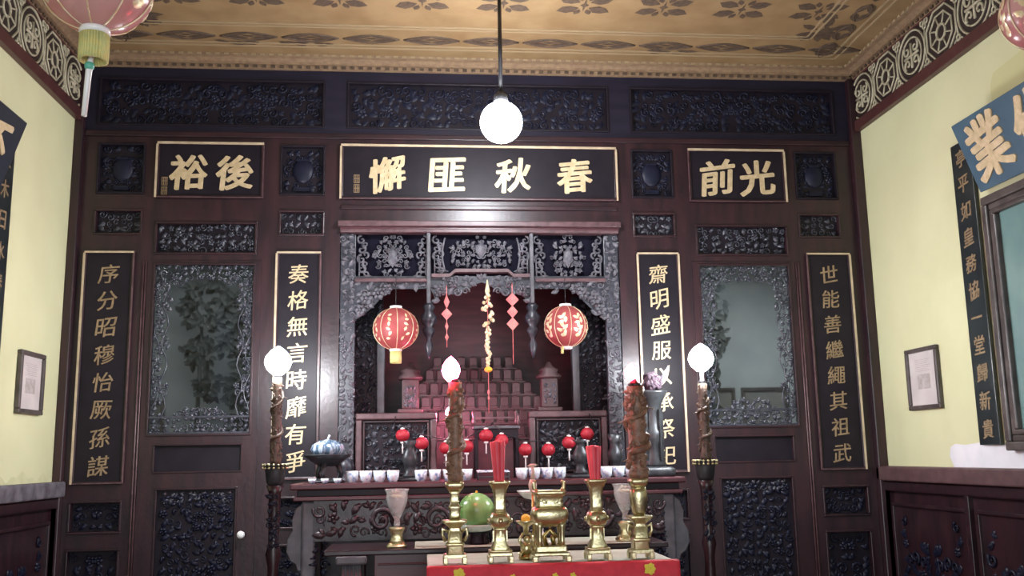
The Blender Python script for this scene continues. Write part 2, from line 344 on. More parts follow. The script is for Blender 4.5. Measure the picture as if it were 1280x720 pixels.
# ---- the two mirrored doors
def door(n, x0, x1, knob):
    d = holder('door_%d' % n); cx = (x0 + x1) / 2; sg = -1 if cx < 0 else 1
    fr = MB(); grid_wall(fr, x0, x1, .02, 2.80, [(cx - .33, cx + .33, 1.63, 2.772), (cx - .28, cx + .28, 1.385, 1.555), (cx - .255, cx + .255, .35, 1.27)], -.012, .032)
    fr.build('door_frame', 'wood', d, bevel=.008)
    j = MB(); o_ = x0 - .03 if sg < 0 else x1 + .03      # bright worn bead on the outer jamb
    for dx in (0, .018): j.tube([(o_ - sg * dx * 1.0, -.006, .02), (o_ - sg * dx, -.006, 2.80)], .006, 8)
    j.build('jamb_bead', 'pinkwood', d)
    p = MB(); p.box(cx - .345, cx + .345, .018, .030, 1.615, 2.785); p.build('glass_pane', 'glass', d)
    # openwork vines around the mirror
    v = MB(); T = face_y(cx, .012, 2.20)
    def mk(u, vv):
        t = (vv + .57) / 1.14; side = .075 + .035 * t + .05 * max(0, t - .7) + .014 * math.sin(vv * 22 + n)
        topd = .10 + .10 * max(0, (abs(u) - .12) / .2)
        bot = .11 + .09 * max(0, 1 - (abs(u) / .20) ** 2)
        return abs(u) > .33 - side or vv > .57 - topd or vv < -.57 + bot
    carving(v, T, .655, 1.14, 40 + n, .036, .026, sym=True, mask=mk, mix=(.6, .22))
    for s_ in (-1, 1):
        for q in (0, 1):
            pts = [(s_ * (.30 - q * .05 + .022 * math.sin(i * 1.25 + q * 2)), -.5 + i * .055, .006) for i in range(19)]; v.tube(pts, .005, 6, T)
    v.box(-.33, .33, -.465, -.452, 0, .02, T); v.box(-.33, .33, -.57, -.558, 0, .02, T)
    v.build('openwork_vine', 'carve', d)
    m2 = MB(); framing(m2, cx - .34, cx + .34, 1.615, 2.785, .014, -.022, -.005)
    framing(m2, cx - .29, cx + .29, 1.375, 1.565, .012, -.02, -.005); framing(m2, cx - .265, cx + .265, .34, 1.28, .014, -.02, -.005)
    m2.build('panel_moulding', 'wood_h', d, bevel=.003)
    p = MB(); p.box(cx - .28, cx + .28, .014, .028, 1.385, 1.555); p.box(cx - .255, cx + .255, .016, .03, .35, 1.27); p.build('sunk_panel', 'dark', d)
    p = MB(); carving(p, face_y(cx, .016, .81), .46, .86, 60 + n, .05, .026, sym=False, mix=(.6, .25)); p.build('carved_panel', 'carve_dark', d)
    p = MB(); carving(p, face_y(cx, .016, 1.215), .44, .07, 66 + n, .035, .026, sym=True, mix=(.7, .25)); p.build('carved_crest', 'carve', d)
    if knob is not None:
        k = MB(); k.lathe([(.018, 0), (.018, .006), (.009, .01), (.009, .025), (.022, .036), (.026, .048), (.02, .06), (.004, .064)], T=lambda q: (knob + q[0], -.012 - q[2], .973 + q[1]), n=20); o = k.build('knob', 'white', d); o['label'] = 'round white porcelain knob'
    return d
door(1, -2.275, -1.515, -1.593); door(2, 1.515, 2.275, None)

# ---- the dim room seen through the glass of each door
for sd, nm in ((-1, 'wall_rear_left'), (1, 'wall_rear_right')):
    x0, x1 = sorted((sd * 1.06, sd * 3.0)); b = MB(); b.box(x0, x1, 2.0, 2.1, 0, 3.1); b.box(x0, x1, .09, 2.1, 3.1, 3.16); b.box(x0 - .04, x0, .09, 2.1, 0, 3.16); b.box(x1, x1 + .04, .09, 2.1, 0, 3.16)
    b.build(nm, 'back_wall', kind='structure')
def back_picture(label, x0, x1, z0, z1):
    t = thing('framed_picture', label, 'picture', ((x0 + x1) / 2, 2.0, (z0 + z1) / 2), group='pictures in the back room'); hw, hh = (x1 - x0) / 2, (z1 - z0) / 2
    b = MB(); framing(b, -hw, hw, -hh, hh, .035, -.035, -.002); b.build('frame', 'frame', t, bevel=.005)
    b = MB(); b.box(-hw + .03, hw - .03, -.016, -.004, -hh + .03, hh - .03); b.build('sheet', 'back_sheet', t)
back_picture('dark framed picture seen through the right door glass, nearer the altar', 2.09, 2.44, 1.30, 2.03)
back_picture('dark framed picture seen through the right door glass, nearer the yellow wall', 2.50, 2.94, 1.30, 2.03)
back_picture('dark framed picture seen low through the left door glass', -2.95, -2.63, 1.30, 1.98)
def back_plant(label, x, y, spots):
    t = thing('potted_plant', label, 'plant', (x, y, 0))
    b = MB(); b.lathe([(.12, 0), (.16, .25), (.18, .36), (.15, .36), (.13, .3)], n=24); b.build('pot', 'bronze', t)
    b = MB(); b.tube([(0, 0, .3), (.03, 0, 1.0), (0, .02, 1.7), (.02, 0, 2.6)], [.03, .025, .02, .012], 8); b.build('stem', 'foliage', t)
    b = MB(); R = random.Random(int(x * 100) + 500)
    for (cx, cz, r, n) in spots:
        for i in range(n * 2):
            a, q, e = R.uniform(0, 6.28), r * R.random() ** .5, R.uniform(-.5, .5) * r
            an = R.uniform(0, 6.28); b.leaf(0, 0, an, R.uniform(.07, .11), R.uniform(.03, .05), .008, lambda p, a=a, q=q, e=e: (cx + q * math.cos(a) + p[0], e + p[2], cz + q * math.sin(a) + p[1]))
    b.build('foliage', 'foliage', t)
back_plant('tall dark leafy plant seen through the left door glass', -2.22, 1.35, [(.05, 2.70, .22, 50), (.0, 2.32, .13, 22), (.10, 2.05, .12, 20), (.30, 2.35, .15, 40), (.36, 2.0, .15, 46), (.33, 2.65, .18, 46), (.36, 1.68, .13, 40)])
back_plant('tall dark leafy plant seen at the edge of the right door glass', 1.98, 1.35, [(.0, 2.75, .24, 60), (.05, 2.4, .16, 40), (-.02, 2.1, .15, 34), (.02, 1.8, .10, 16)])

# ---- ceiling ornaments
st = MB()
Tc = lambda p: (p[0], p[1], ZC - .0015 - p[2])
def motif(mbx, x, y, sx, sy_):
    for k in (-1, 1):
        for q in (-1, 1):
            mbx.leaf(x + k * sx * .34, y + q * sy_ * .24, .35 * k * q, sx * .5, sy_ * .36, .004, Tc)
            mbx.leaf(x + k * sx * .12, y + q * sy_ * .36, 1.2 * k * q, sx * .26, sy_ * .16, .004, Tc)
    mbx.leaf(x, y, 0, sx * .2, sy_ * .18, .004, Tc); mbx.leaf(x, y, PI / 2, sy_ * .7, sx * .05, .004, Tc)
for r in range(8):
    for i in range(-4, 5): motif(st, .1 + i * .515, -.98 - r * .52, .30, .26)
    for i in range(-4, 4): motif(st, .1 + (i + .5) * .515, -1.24 - r * .52, .20, .15)
for sgx in (0,):
    for i in range(-6, 7): # border: elongated cartouches
        x = .06 + i * .41
        for q in (-1, 1): st.tube([Tc((x + t * .19, -.40 + q * .06 * math.cos(t * PI / 2), .0)) for t in [k / 6 - 1 for k in range(13)]], .007, 5)
        for q, dy in ((1, -.38), (-1, -.43)):
            st.leaf(x - .08, dy, .18 * q, .18, .05, .004, Tc); st.leaf(x + .08, dy, -.18 * q, .18, .05, .004, Tc)
        st.leaf(x, -.405, 0, .10, .03, .004, Tc)
for i in range(0, 14):
    for xx in (-2.42, 2.46):
        y = -.40 - i * .29
        for q in (-1, 1): st.tube([Tc((xx + q * .05 * math.cos(t * PI / 2), y + t * .12, 0)) for t in [k / 6 - 1 for k in range(13)]], .007, 5)
        st.leaf(xx + .03, y - .06, 1.2, .14, .06, .004, Tc); st.leaf(xx + .03, y + .06, 1.9, .14, .06, .004, Tc); st.leaf(xx - .03, y - .06, 1.9, .14, .06, .004, Tc); st.leaf(xx - .03, y + .06, 1.2, .14, .06, .004, Tc)
R = random.Random(21)
for cxx, sgn_ in ((-2.25, -1), (2.30, 1)):      # big foliate corners
    for q in range(16):
        a = R.uniform(0, 6.28); rr_ = R.uniform(.03, .15); st.leaf(cxx + rr_ * math.cos(a), -.60 - rr_ * .8 + rr_ * math.sin(a), a, .15, .06, .004, Tc)
for k in (-1.65, -1.2, 1.35):                  # worn darker clusters along the border
    for q in range(10): st.leaf(k + R.uniform(-.16, .16), -.30 + R.uniform(-.02, .02), R.uniform(-.4, .4), .10, .04, .004, Tc)
st.build('stencil_pattern', 'stencil', ceiling)
ln = MB()
for off in (.24, .29, .56, .60):
    ln.box(XL + off, XR - off, -off - .014, -off, ZC - .006, ZC + .001)
    for xa in (XL + off, XR - off - .014): ln.box(xa, xa + .014, -6, -off, ZC - .006, ZC + .001)
ln.build('border_lines', 'stencil_light', ceiling)
# cornice along the back and both sides, with dentils
for i, (nm, a0, a1) in enumerate((('trim_1', 'back', 0), ('trim_2', 'left', 0), ('trim_3', 'right', 0))):
    b = MB(); dn = MB(); dk = MB()
    prof = [(0, 4.195), (.03, 4.195), (.03, 4.222), (.055, 4.222), (.055, 4.236), (.085, 4.25), (.12, 4.252), (.12, 4.272), (0, 4.272)]
    if a0 == 'back': P = lambda o, z, t: (XL + t * (XR - XL), -o, z); L = XR - XL; ts = (0, 1)
    elif a0 == 'left': P = lambda o, z, t: (XL + o, t * YB, z); L = -YB; ts = (0, 1)
    else: P = lambda o, z, t: (XR - o, t * YB, z); L = -YB; ts = (0, 1)
    n = len(prof); b.add([P(o, z, t) for t in ts for o, z in prof], [(k, k + 1, n + k + 1, n + k) for k in range(n - 1)])
    cnt = int((L if a0 == 'back' else 4.5) / .062)
    for k in range(cnt):
        t0 = (k + .2) * .062 / L; t1 = t0 + .03 / L
        for (o0, o1, z0, z1) in ((.026, .042, 4.200, 4.216), (.10, .128, 4.255, 4.268)):
            v = [P(o, z, t) for o in (o0, o1) for z in (z0, z1) for t in (t0, t1)]
            (dk if o0 < .05 else dn).add(v, [(0, 1, 3, 2), (4, 6, 7, 5), (0, 4, 5, 1), (2, 3, 7, 6), (0, 2, 6, 4), (1, 5, 7, 3)])
    o = b.build(nm, 'cornice', kind='structure'); dk.build('dentils', 'stencil', o); dn.build('bead_row', 'stencil_light', o)

# ---- carved frieze on the side walls
for nm, xw, sgn in (('trim_4', XL, 1), ('trim_5', XR, -1)):
    T = (lambda p: (XL + p[2], -p[0], p[1])) if sgn > 0 else (lambda p: (XR - p[2], -p[0], p[1]))
    b = MB(); b.box(0, -YB, 3.80, 4.20, 0, .018, T); o = b.build(nm, 'frieze_bg', kind='structure')
    r = MB(); r.box(0, -YB, 3.785, 3.862, .0, .045, T); r.box(0, -YB, 4.185, 4.20, 0, .03, T); r.build('frieze_rail', 'frieze_rail', o, bevel=.005)
    fr = MB(); N = 15; pitch = .365; zc = 4.02; hz = .150; hu = .155
    def ring(u, k, rr, wdt, seg):
        fr.tube([T((u + k * hu * math.cos(2 * PI * (q + .5) / seg), zc + k * hz * math.sin(2 * PI * (q + .5) / seg), .022)) for q in range(seg)], wdt, 6, closed=True)
    for i in range(N):
        u = .16 + i * pitch
        if i % 2 == 0:
            ring(u, 1.10, 1, .0075, 28); ring(u, .80, 1, .0065, 24)
            for a in range(4):
                an = PI / 4 + a * PI / 2
                fr.scroll(u + .40 * hu * math.cos(an) * 1.15, zc + .40 * hz * math.sin(an) * 1.15, an, .042, .010, 1.0, lambda p: T((p[0], p[1], p[2] + .018)), flip=1 if a % 2 else -1)
            fr.tube([T((u - .09, zc, .022)), T((u + .09, zc, .022))], .010, 6); fr.tube([T((u, zc - .085, .022)), T((u, zc + .085, .022))], .010, 6)
        else:
            ring(u, 1.16, 1, .0075, 8); ring(u, .86, 1, .0065, 8)
            fr.tube([T((u + .05 * math.cos(2 * PI * q / 16), zc + .05 * math.sin(2 * PI * q / 16), .022)) for q in range(16)], .009, 6, closed=True)
            for a in range(8):
                an = PI / 8 + a * PI / 4; fr.tube([T((u + .05 * math.cos(an), zc + .05 * math.sin(an), .022)), T((u + .125 * math.cos(an), zc + .12 * math.sin(an), .022))], .006, 5)
        for zz, dz in ((3.872, .03), (4.172, -.028)):   # clover in each gap
            for dx in (-.026, .026): fr.tube([T((u + pitch / 2 + dx + .018 * math.cos(q * PI / 5), zz + .018 * math.sin(q * PI / 5), .022)) for q in range(10)], .007, 5, closed=True)
            fr.tube([T((u + pitch / 2 + .018 * math.cos(q * PI / 5), zz + dz + .018 * math.sin(q * PI / 5), .022)) for q in range(10)], .007, 5, closed=True)
        fr.tube([T((u + pitch / 2, 3.91, .022)), T((u + pitch / 2 - .012, 4.02, .022)), T((u + pitch / 2, 4.13, .022))], .006, 5)
    fr.build('fretwork', 'cream', o)
# ---- dado rails and wainscot
for nm, nb, xw, T, rm in (('trim_6', 'trim_8', XL, lambda p: (XL + p[2], -p[0], p[1]), 'dusty_rail'), ('trim_7', 'trim_9', XR, lambda p: (XR - p[2], -p[0], p[1]), 'rail')):
    r = MB(); r.box(0, -YB, 1.235, 1.335, 0, .075, T); o = r.build(nm, rm, kind='structure', bevel=.012)
    q = MB(); q.box(0, -YB, 1.165, 1.235, 0, .045, T); q.build('lower_moulding', 'wood_h', o, bevel=.01)
    p = MB(); p.box(0, -YB, 0, 1.17, 0, .012, T); o2 = p.build(nb, 'wood', kind='structure')
    g = MB(); cvg = MB()
    for i in range(4):
        a = .10 + i * 1.03; b_ = a + .92
        framing(g, a, b_, .25, 1.09, .022, .0, .03)
        g.box(a - .085, a - .045, .0, .045, .0, 1.17)
        carving(cvg, lambda pp, c0=(a + b_) / 2: T((c0 + pp[0], .62 + pp[1], pp[2] + .014)), .74, .74, 200 + i, .07, .02, mix=(.55, .3), mask=lambda u, v: v < .26 - .4 * abs(u) or abs(u) > .3)
    g.v = [T((v[0], v[2], v[1])) for v in g.v]
    g.build('panel_moulding', 'wood_h', o2, bevel=.004); cvg.build('carved_panel', 'carve_dark', o2)
# wall marks
def blob(mbx, T, pts, d): mbx.add([(u, v, d) for u, v in pts] + [(u, v, 0) for u, v in pts], [tuple(range(len(pts)))] + [(i, (i + 1) % len(pts), len(pts) + (i + 1) % len(pts), len(pts) + i) for i in range(len(pts))], False, T)
TR = lambda p: (XR - p[2], -p[0], p[1]); TL = lambda p: (XL + p[2], -p[0], p[1])
R = random.Random(3)
b = MB(); top = [(.86, 1.40), (.875, 1.455), (.93, 1.475), (1.05, 1.468), (1.2, 1.48), (1.35, 1.46), (1.6, 1.475), (1.95, 1.46), (2.4, 1.48), (2.6, 1.43)]
blob(b, TR, [(.9, 1.334)] + top + [(2.6, 1.334)], .002)
b.build('bare_plaster', 'whitepatch', wall_right)
b = MB(); blob(b, TR, [(1.66, 3.30), (1.66, 3.50), (1.70, 3.565), (2.2, 3.60), (2.2, 3.30)], .0015); b.build('wall_mark', 'olive_patch', wall_right)
b = MB(); pts = [(.03, 1.334)] + [(.03 + i * .02, 1.375 + .02 * math.sin(i * .31) + .012 * math.sin(i * .83)) for i in range(56)] + [(1.14, 1.334)]; blob(b, TL, pts, .0015); b.build('damp_stain', 'damp', wall_left)

# ================================================================== INSCRIPTION BOARDS ON THE SCREEN WALL
def hboard(label, x0, x1, z0, z1, chars, xs, size, bright, zc, seal=None):
    t = thing('inscription_board', label, 'sign', ((x0 + x1) / 2, 0, (z0 + z1) / 2)); cx, cz = (x0 + x1) / 2, (z0 + z1) / 2; hw, hh = (x1 - x0) / 2, (z1 - z0) / 2
    b = MB(); b.box(-hw, hw, -.012, -.001, -hh, hh); b.build('board', 'dark', t)
    b = MB(); framing(b, -hw - .004, hw + .004, -hh - .004, hh + .004, .022, -.026, -.008); b.build('frame', 'wood_h', t, bevel=.005)
    g = MB()
    g.box(-hw, hw, -.031, -.026, hh - .017, hh)                                   # gilt edge lines
    for sd in bright: g.box(sd * hw - .007, sd * hw + .007, -.031, -.026, -hh, hh - .017)
    g.build('gilt_edge', 'giltline', t)
    g = MB(); g.box(-hw, hw, -.029, -.026, -hh, -hh + .006)
    for sd in (-1, 1):
        if sd not in bright: g.box(sd * hw - .004, sd * hw + .004, -.029, -.026, -hh, hh)
    g.build('dull_gilt_edge', 'pinkwood', t)  # bottom and remaining sides get a duller pinkish line
    T = lambda p: (p[0] - cx, -.012 - p[2], p[1] - cz)
    for chh, x in zip(chars, xs): write(chh, x, zc, size, T, 'gold', t, fat=.034)
    if seal:
        s_ = MB(); Ts = lambda p: (seal[0] - cx + p[0], -.012 - p[2], seal[1] - cz + p[1])
        for zz in (.032, -.038):
            for k in range(4): s_.box(-.02 + k * .0115, -.02 + k * .0115 + .005, zz - .03, zz + .03, 0, .004, Ts)
            for k in (-.03, 0, .026): s_.box(-.02, .02, zz + k, zz + k + .005, 0, .004, Ts)
        s_.build('seal_mark', 'gold_dull', t)
hboard('dark board with two gilt characters above the left mirrored door', -2.245, -1.52, 3.245, 3.645, '裕後', (-2.03, -1.715), .245, (-1,), 3.43, seal=(-2.19, 3.33))
hboard('long dark board with four gilt characters above the altar niche', -.985, .985, 3.245, 3.645, '懈匪秋春', (-.66, -.235, .235, .68), .245, (-1, 1), 3.43, seal=(-.875, 3.36))
hboard('dark board with two gilt characters above the right mirrored door', 1.52, 2.245, 3.245, 3.645, '前光', (1.735, 2.035), .255, (1,), 3.43)
def vboard(label, x0, x1, z0, z1, chars, bright, dull, size, mt='gold_dull', dx=0):
    cx, cz = (x0 + x1) / 2, (z0 + z1) / 2; hw, hh = (x1 - x0) / 2, (z1 - z0) / 2
    t = thing('couplet_board', label, 'sign', (cx, 0, cz))
    b = MB(); b.box(-hw, hw, -.012, -.001, -hh, hh); b.build('board', 'dark', t)
    b = MB(); framing(b, -hw - .004, hw + .004, -hh - .004, hh + .004, .02, -.024, -.008); b.build('frame', 'wood', t, bevel=.005)
    g = MB(); g.box(-hw, hw, -.029, -.024, hh - .012, hh)
    for sd in bright: g.box(sd * hw - .007, sd * hw + .007, -.029, -.024, -hh, hh - .012)
    g.build('gilt_edge', 'giltline', t)
    g = MB(); g.box(-hw, hw, -.028, -.024, -hh, -hh + .008)
    for sd in dull: g.box(sd * hw - .005, sd * hw + .005, -.028, -.024, -hh, hh)
    g.build('dull_gilt_edge', 'pinkwood', t)
    n = len(chars)
    for i, chh in enumerate(chars):
        write(chh, dx, hh - (.155 + i * (2 * hh - .27) / (n - 1)) , size, lambda p: (p[0], -.012 - p[2], p[1]), mt, t, fat=.008)
vboard('tall couplet board with eight gilt characters left of the left mirrored door', -2.69, -2.365, 1.315, 2.865, '序分昭穆怡厥孫謀', (-1,), (1,), .128)
vboard('tall couplet board between the left mirrored door and the altar niche', -1.413, -1.114, 1.32, 2.865, '奏格無言時靡有爭', (-1,), (1,), .135, 'gold', dx=-.0)
vboard('tall couplet board between the altar niche and the right mirrored door', 1.114, 1.413, 1.32, 2.865, '齋明盛服以承祭祀', (-1, 1), (), .135, 'gold')
vboard('tall couplet board with eight gilt characters right of the right mirrored door', 2.365, 2.69, 1.315, 2.865, '世能善繼繩其祖武', (1,), (-1,), .128)

# ================================================================== ALTAR NICHE
sh = thing('altar_shrine', 'carved dark wooden altar niche in the middle of the screen wall', 'shrine', (0, 0, 1.18))
def S(mbx, name, mt, par=None, bevel=0):
    mbx.v = [(v[0], v[1], v[2] - 1.18) for v in mbx.v]; return mbx.build(name, mt, par or sh, bevel=bevel)
b = MB(); b.box(-1.02, -.99, .09, 1.5, 1.18, 3.1); b.box(.99, 1.02, .09, 1.5, 1.18, 3.1); b.box(-1.02, 1.02, 1.47, 1.5, 1.18, 3.1); b.box(-1.02, 1.02, .09, 1.5, 3.08, 3.11); S(b, 'inner_case', 'redwood')
b = MB(); b.box(-.985, .985, -.02, 1.47, 1.18, 1.28); S(b, 'deck', 'redwood', bevel=.008)
b = MB(); b.box(-1.0, 1.0, -.05, .04, 3.045, 3.085); b.box(-.985, .985, -.03, .05, 3.003, 3.03); S(b, 'head_beam', 'pinkwood', bevel=.006)
b = MB(); b.box(-.985, .985, -.024, .03, 3.03, 3.046); S(b, 'beam_fillet', 'redwood')
for sg in (-1, 1):
    b = MB(); b.box(sg * .93 - .052, sg * .93 + .052, .012, .06, 1.28, 3.003); pil = S(b, 'side_pilaster', 'carve', bevel=.004)
    k = MB(); carving(k, face_y(sg * .93, .012, 2.14), .10, 1.70, 80 + sg, .045, .032, sym=False, mix=(.6, .25)); S(k, 'pilaster_carving', 'dusty', pil); k = None
    # lotus base of the pilaster
    k = MB(); k.lathe([(.05, 0), (.055, .03), (.03, .06), (.06, .10), (.045, .14), (.03, .17)], (sg * .93, -.01, 1.285), 20); S(k, 'pilaster_foot', 'carve', pil)
def lattice_panel(x0, x1, z0, z1, seed, figure):
    cx, cz, wd, ht = (x0 + x1) / 2, (z0 + z1) / 2, x1 - x0, z1 - z0
    k = MB(); T = face_y(cx, .03, cz)
    rx, rz = (wd * .255, ht * .47) if figure else (wd * .34, ht * .46)
    carving(k, T, wd * .72, ht * .98, seed, .034, .024, sym=True, mask=lambda u, v: (u / rx) ** 2 + (v / rz) ** 2 < 1, mix=(.5, .32))
    if not figure:
        for sg in (-1, 1): k.tube([(sg * (rx + .02 + .02 * math.sin(q * PI / 8)), -rz + q * rz / 4.2, .012) for q in range(9)], .007, 6, T)
        k.leaf(0, .03, PI / 2, .11, .08, .035, T)
    else:
        k.leaf(0, .0, PI / 2, .16, .07, .04, T)
    for sg in (-1, 1):      # chains of scrolls at both ends
        e = sg * (wd / 2 - .042)
        for q in range(4):
            vv = ht / 2 - .04 - q * (ht - .04) / 4
            k.scroll(e + sg * .012, vv, PI / 2, .034, .0095, 1.1, T, flip=sg if q % 2 else -sg); k.scroll(e - sg * .016, vv - .035, -PI / 2, .026, .008, 1.0, T, flip=-sg if q % 2 else sg)
        k.tube([(e + sg * .026, -ht / 2, .01), (e + sg * .026, 0, .01)], .006, 6, T); k.leaf(e - sg * .03, -ht / 2 + .015, 0, .09, .03, .02, T)
    S(k, 'upper_lattice', 'dusty')
    # black sheet standing in for the shaded space seen through the lattice
lattice_panel(-.868, -.375, 2.682, 3.0, 91, True); lattice_panel(-.345, .345, 2.722, 3.0, 92, False); lattice_panel(.375, .868, 2.682, 3.0, 93, True)
b = MB(); b.box(-.88, .88, .06, .075, 2.66, 3.07); S(b, 'lattice_shade_sheet', 'void')  # matte black in place of the dark gap behind the lattices
# rails under the lattices, stepping up in the middle
for sg in (-1, 1):
    b = MB(); b.box(min(sg * .38, sg * .88), max(sg * .38, sg * .88), -.02, .05, 2.655, 2.68); S(b, 'lower_rail', 'pinkwood', bevel=.004)
b = MB(); pth = [(-.35, 2.70), (-.225, 2.70), (-.185, 2.735), (.185, 2.735), (.225, 2.70), (.35, 2.70)]
for (xa, za), (xb, zb) in zip(pth, pth[1:]):
    v = [(x, y, z + dz) for (x, z) in ((xa, za), (xb, zb)) for y in (-.02, .05) for dz in (-.012, .012)]
    b.add(v, [(0, 1, 3, 2), (4, 6, 7, 5), (0, 4, 5, 1), (2, 3, 7, 6), (0, 2, 6, 4), (1, 5, 7, 3)])
S(b, 'stepped_rail', 'pinkwood')
for sg in (-1, 1):
    x = sg * .363 - .008
    b = MB(); b.box(x - .014, x + .014, -.028, .045, 2.50, 3.003); po = S(b, 'hanging_post', 'dial', bevel=.005)
    k = MB(); k.lathe([(.02, .36), (.045, .33), (.03, .30), (.055, .26), (.055, .22), (.025, .19), (.045, .165), (.03, .13), (.014, .10), (.03, .06), (.018, .01), (.004, -.03)], (x, .008, 2.15), 20); S(k, 'lotus_pendant', 'carve', po)
# carved valances
k = MB(); T = face_y(0, .012, 0)
def archmask(u, v):
    au = abs(u)
    if au < .345:
        top = 2.72 if au < .2 else 2.685; bot = 2.615 + .03 * math.cos(au * 22) - (.0 if au < .12 else (au - .12) * .55)
        return bot < v < top
    if au < .37: return False
    t = (au - .37) / .51; bot = 2.605 - .02 * math.sin(au * 40) - .22 * max(0, (t - .60) / .40) ** .6
    return bot < v < 2.65
FL = ((.80, 2.54, .055), (.72, 2.575, .05), (.84, 2.46, .045), (.66, 2.605, .04), (.28, 2.60, .04), (.20, 2.645, .035))
T2 = lambda p: T((p[0], p[1] + 2.53, p[2]))
carving(k, T2, 1.76, .46, 97, .048, .03, sym=True, mask=lambda u, v: abs(u) < .36 and archmask(u, v + 2.53), mix=(.62, .2))
for sg in (-1, 1):
    for uu, vv, rr in FL[4:]: k.flower(sg * uu, vv, rr, .045, T, d=.008, k=6)
S(k, 'valance', 'dusty')
for sg in (-1, 1):
    k = MB(); carving(k, T2, 1.76, .46, 98 + sg, .048, .03, sym=False, mask=lambda u, v: sg * u > .36 and archmask(u, v + 2.53), mix=(.62, .2))
    for uu, vv, rr in FL[:4]: k.flower(sg * uu, vv, rr, .045, T, d=.008, k=6)
    S(k, 'valance_bracket', 'dusty')
k = MB()
prof = []
for q in range(45):
    u = -.88 + q * .04; au = abs(u)
    if au < .355: bot = 2.625 + .03 * math.cos(au * 22) - (.0 if au < .12 else (au - .12) * .55)
    else:
        t = (au - .37) / .51; bot = 2.61 - .22 * max(0, (t - .60) / .40) ** .6
    prof.append((u, bot))
for (ua, ba), (ub, bb) in zip(prof, prof[1:]):
    v = [(ua, .014, ba), (ub, .014, bb), (ub, .014, 2.70), (ua, .014, 2.70), (ua, .028, ba), (ub, .028, bb), (ub, .028, 2.70), (ua, .028, 2.70)]
    k.add(v, [(0, 1, 2, 3), (7, 6, 5, 4), (0, 4, 5, 1), (3, 2, 6, 7)])
S(k, 'valance_board', 'carve')
# side wings standing inside the niche
for sg in (-1, 1):
    x0, x1 = sorted((sg * .98, sg * .70))
    b = MB(); b.box(x0, x1, .42, .44, 1.28, 2.62); wg = S(b, 'side_wing', 'dark')
    k = MB(); carving(k, face_y((x0 + x1) / 2, .42, 2.17), .25, .80, 120 + sg, .045, .04, sym=False, mix=(.6, .2)); S(k, 'wing_carving', 'carve', wg)
    k = MB(); xx = sg * .715
    k.box(xx - .03, xx + .03, .38, .44, 1.28, 2.50); k.box(min(xx, sg * .97), max(xx, sg * .97), .39, .42, 1.735, 1.765)
    S(k, 'wing_post', 'dial', wg, bevel=.008)
    k = MB(); carving(k, face_y((x0 + x1) / 2, .42, 1.62), .25, .2, 125 + sg, .04, .04, sym=False); S(k, 'wing_foot_carving', 'dusty', wg)
# framed low screens at the front
for sg in (-1, 1):
    x0, x1 = sorted((sg * .868, sg * .318))
    b = MB(); framing(b, x0, x1, 1.28, 1.752, .045, .03, .085); sc_ = S(b, 'low_screen', 'pinkwood', bevel=.01)
    b = MB(); framing(b, x0 + .05, x1 - .05, 1.335, 1.70, .014, .025, .05); S(b, 'inner_moulding', 'wood_h', sc_, bevel=.004)
    k = MB(); k.box(x0 + .03, x1 - .03, .065, .08, 1.3, 1.73); S(k, 'screen_panel', 'dark', sc_)
    k = MB(); carving(k, face_y((x0 + x1) / 2, .065, 1.515), .43, .34, 130 + sg, .05, .036, sym=False, mix=(.55, .25)); S(k, 'screen_carving', 'carve', sc_)
# stepped tiers
TW = [.62, .57, .52, .46, .40, .34]; tiers = []
st_ = thing('tiered_altar_stand', 'stepped red-brown stand rising inside the altar niche', 'altar', (0, .95, 1.28))
for i, wd in enumerate(TW):
    z1 = .30 + i * .115; y0 = -.47 + i * .13
    b = MB(); b.box(-wd, wd, y0, .5, (z1 - .13 if i else 0), z1); b.box(-wd - .012, wd + .012, y0 - .012, y0 + .03, z1 - .014, z1); b.build('tier', 'tier', st_, bevel=.004)
    tiers.append((wd, y0, z1))
tab = None
def make_tablet():
    t = thing('spirit_tablet', 'narrow red-brown spirit tablet standing on the tiers in the altar niche', 'spirit tablet', group='spirit tablets on the tiers')
    b = MB(); b.box(-.034, .034, -.02, .02, 0, .018); b.build('base', 'redwood', t, bevel=.003)
    b = MB(); b.box(-.030, .030, -.007, .007, .018, .088); b.build('plaque', 'tier', t, bevel=.004)
    b = MB(); b.lathe([(.030, 0), (.031, .004), (.02, .010), (.003, .014)], (0, 0, .086), 10, T=lambda p: (p[0], p[1] * .4, p[2])); b.build('crest', 'tier', t)
    return t
for i, (wd, y0, z1) in enumerate(tiers):
    n = int(2 * wd / .086)
    for k_ in range(n):
        loc = (-wd + (k_ + .5) * 2 * wd / n, .95 + y0 + .06, 1.28 + z1)
        if tab is None: tab = make_tablet(); tab.location = loc
        else: dup(tab, loc)
# tall tablets flanking the tiers
for sg, lb in ((-1, 'tall brown ancestor shrine cabinet left of the stepped stand in the niche'), (1, 'tall brown ancestor shrine cabinet right of the stepped stand in the niche')):
    t = thing('tablet_cabinet', lb, 'cabinet', (sg * .50, .32, 1.28))
    b = MB(); b.box(-.075, .075, -.06, .06, 0, .50); b.box(-.09, .09, -.07, .07, .48, .51); b.build('body', 'tier', t, bevel=.008)
    b = MB(); b.box(-.06, .06, -.05, .05, .51, .72); b.build('upper_body', 'tier', t, bevel=.008)
    b = MB(); carving(b, face_y(0, -.05, .60), .10, .15, 140 + sg, .03, .02); b.build('carved_front', 'dusty', t)
    b = MB(); b.lathe([(.085, 0), (.09, .015), (.06, .04), (.07, .06), (.03, .085), (.012, .12)], (0, 0, .72), 16, sq=.7); b.build('crest', 'tier', t)
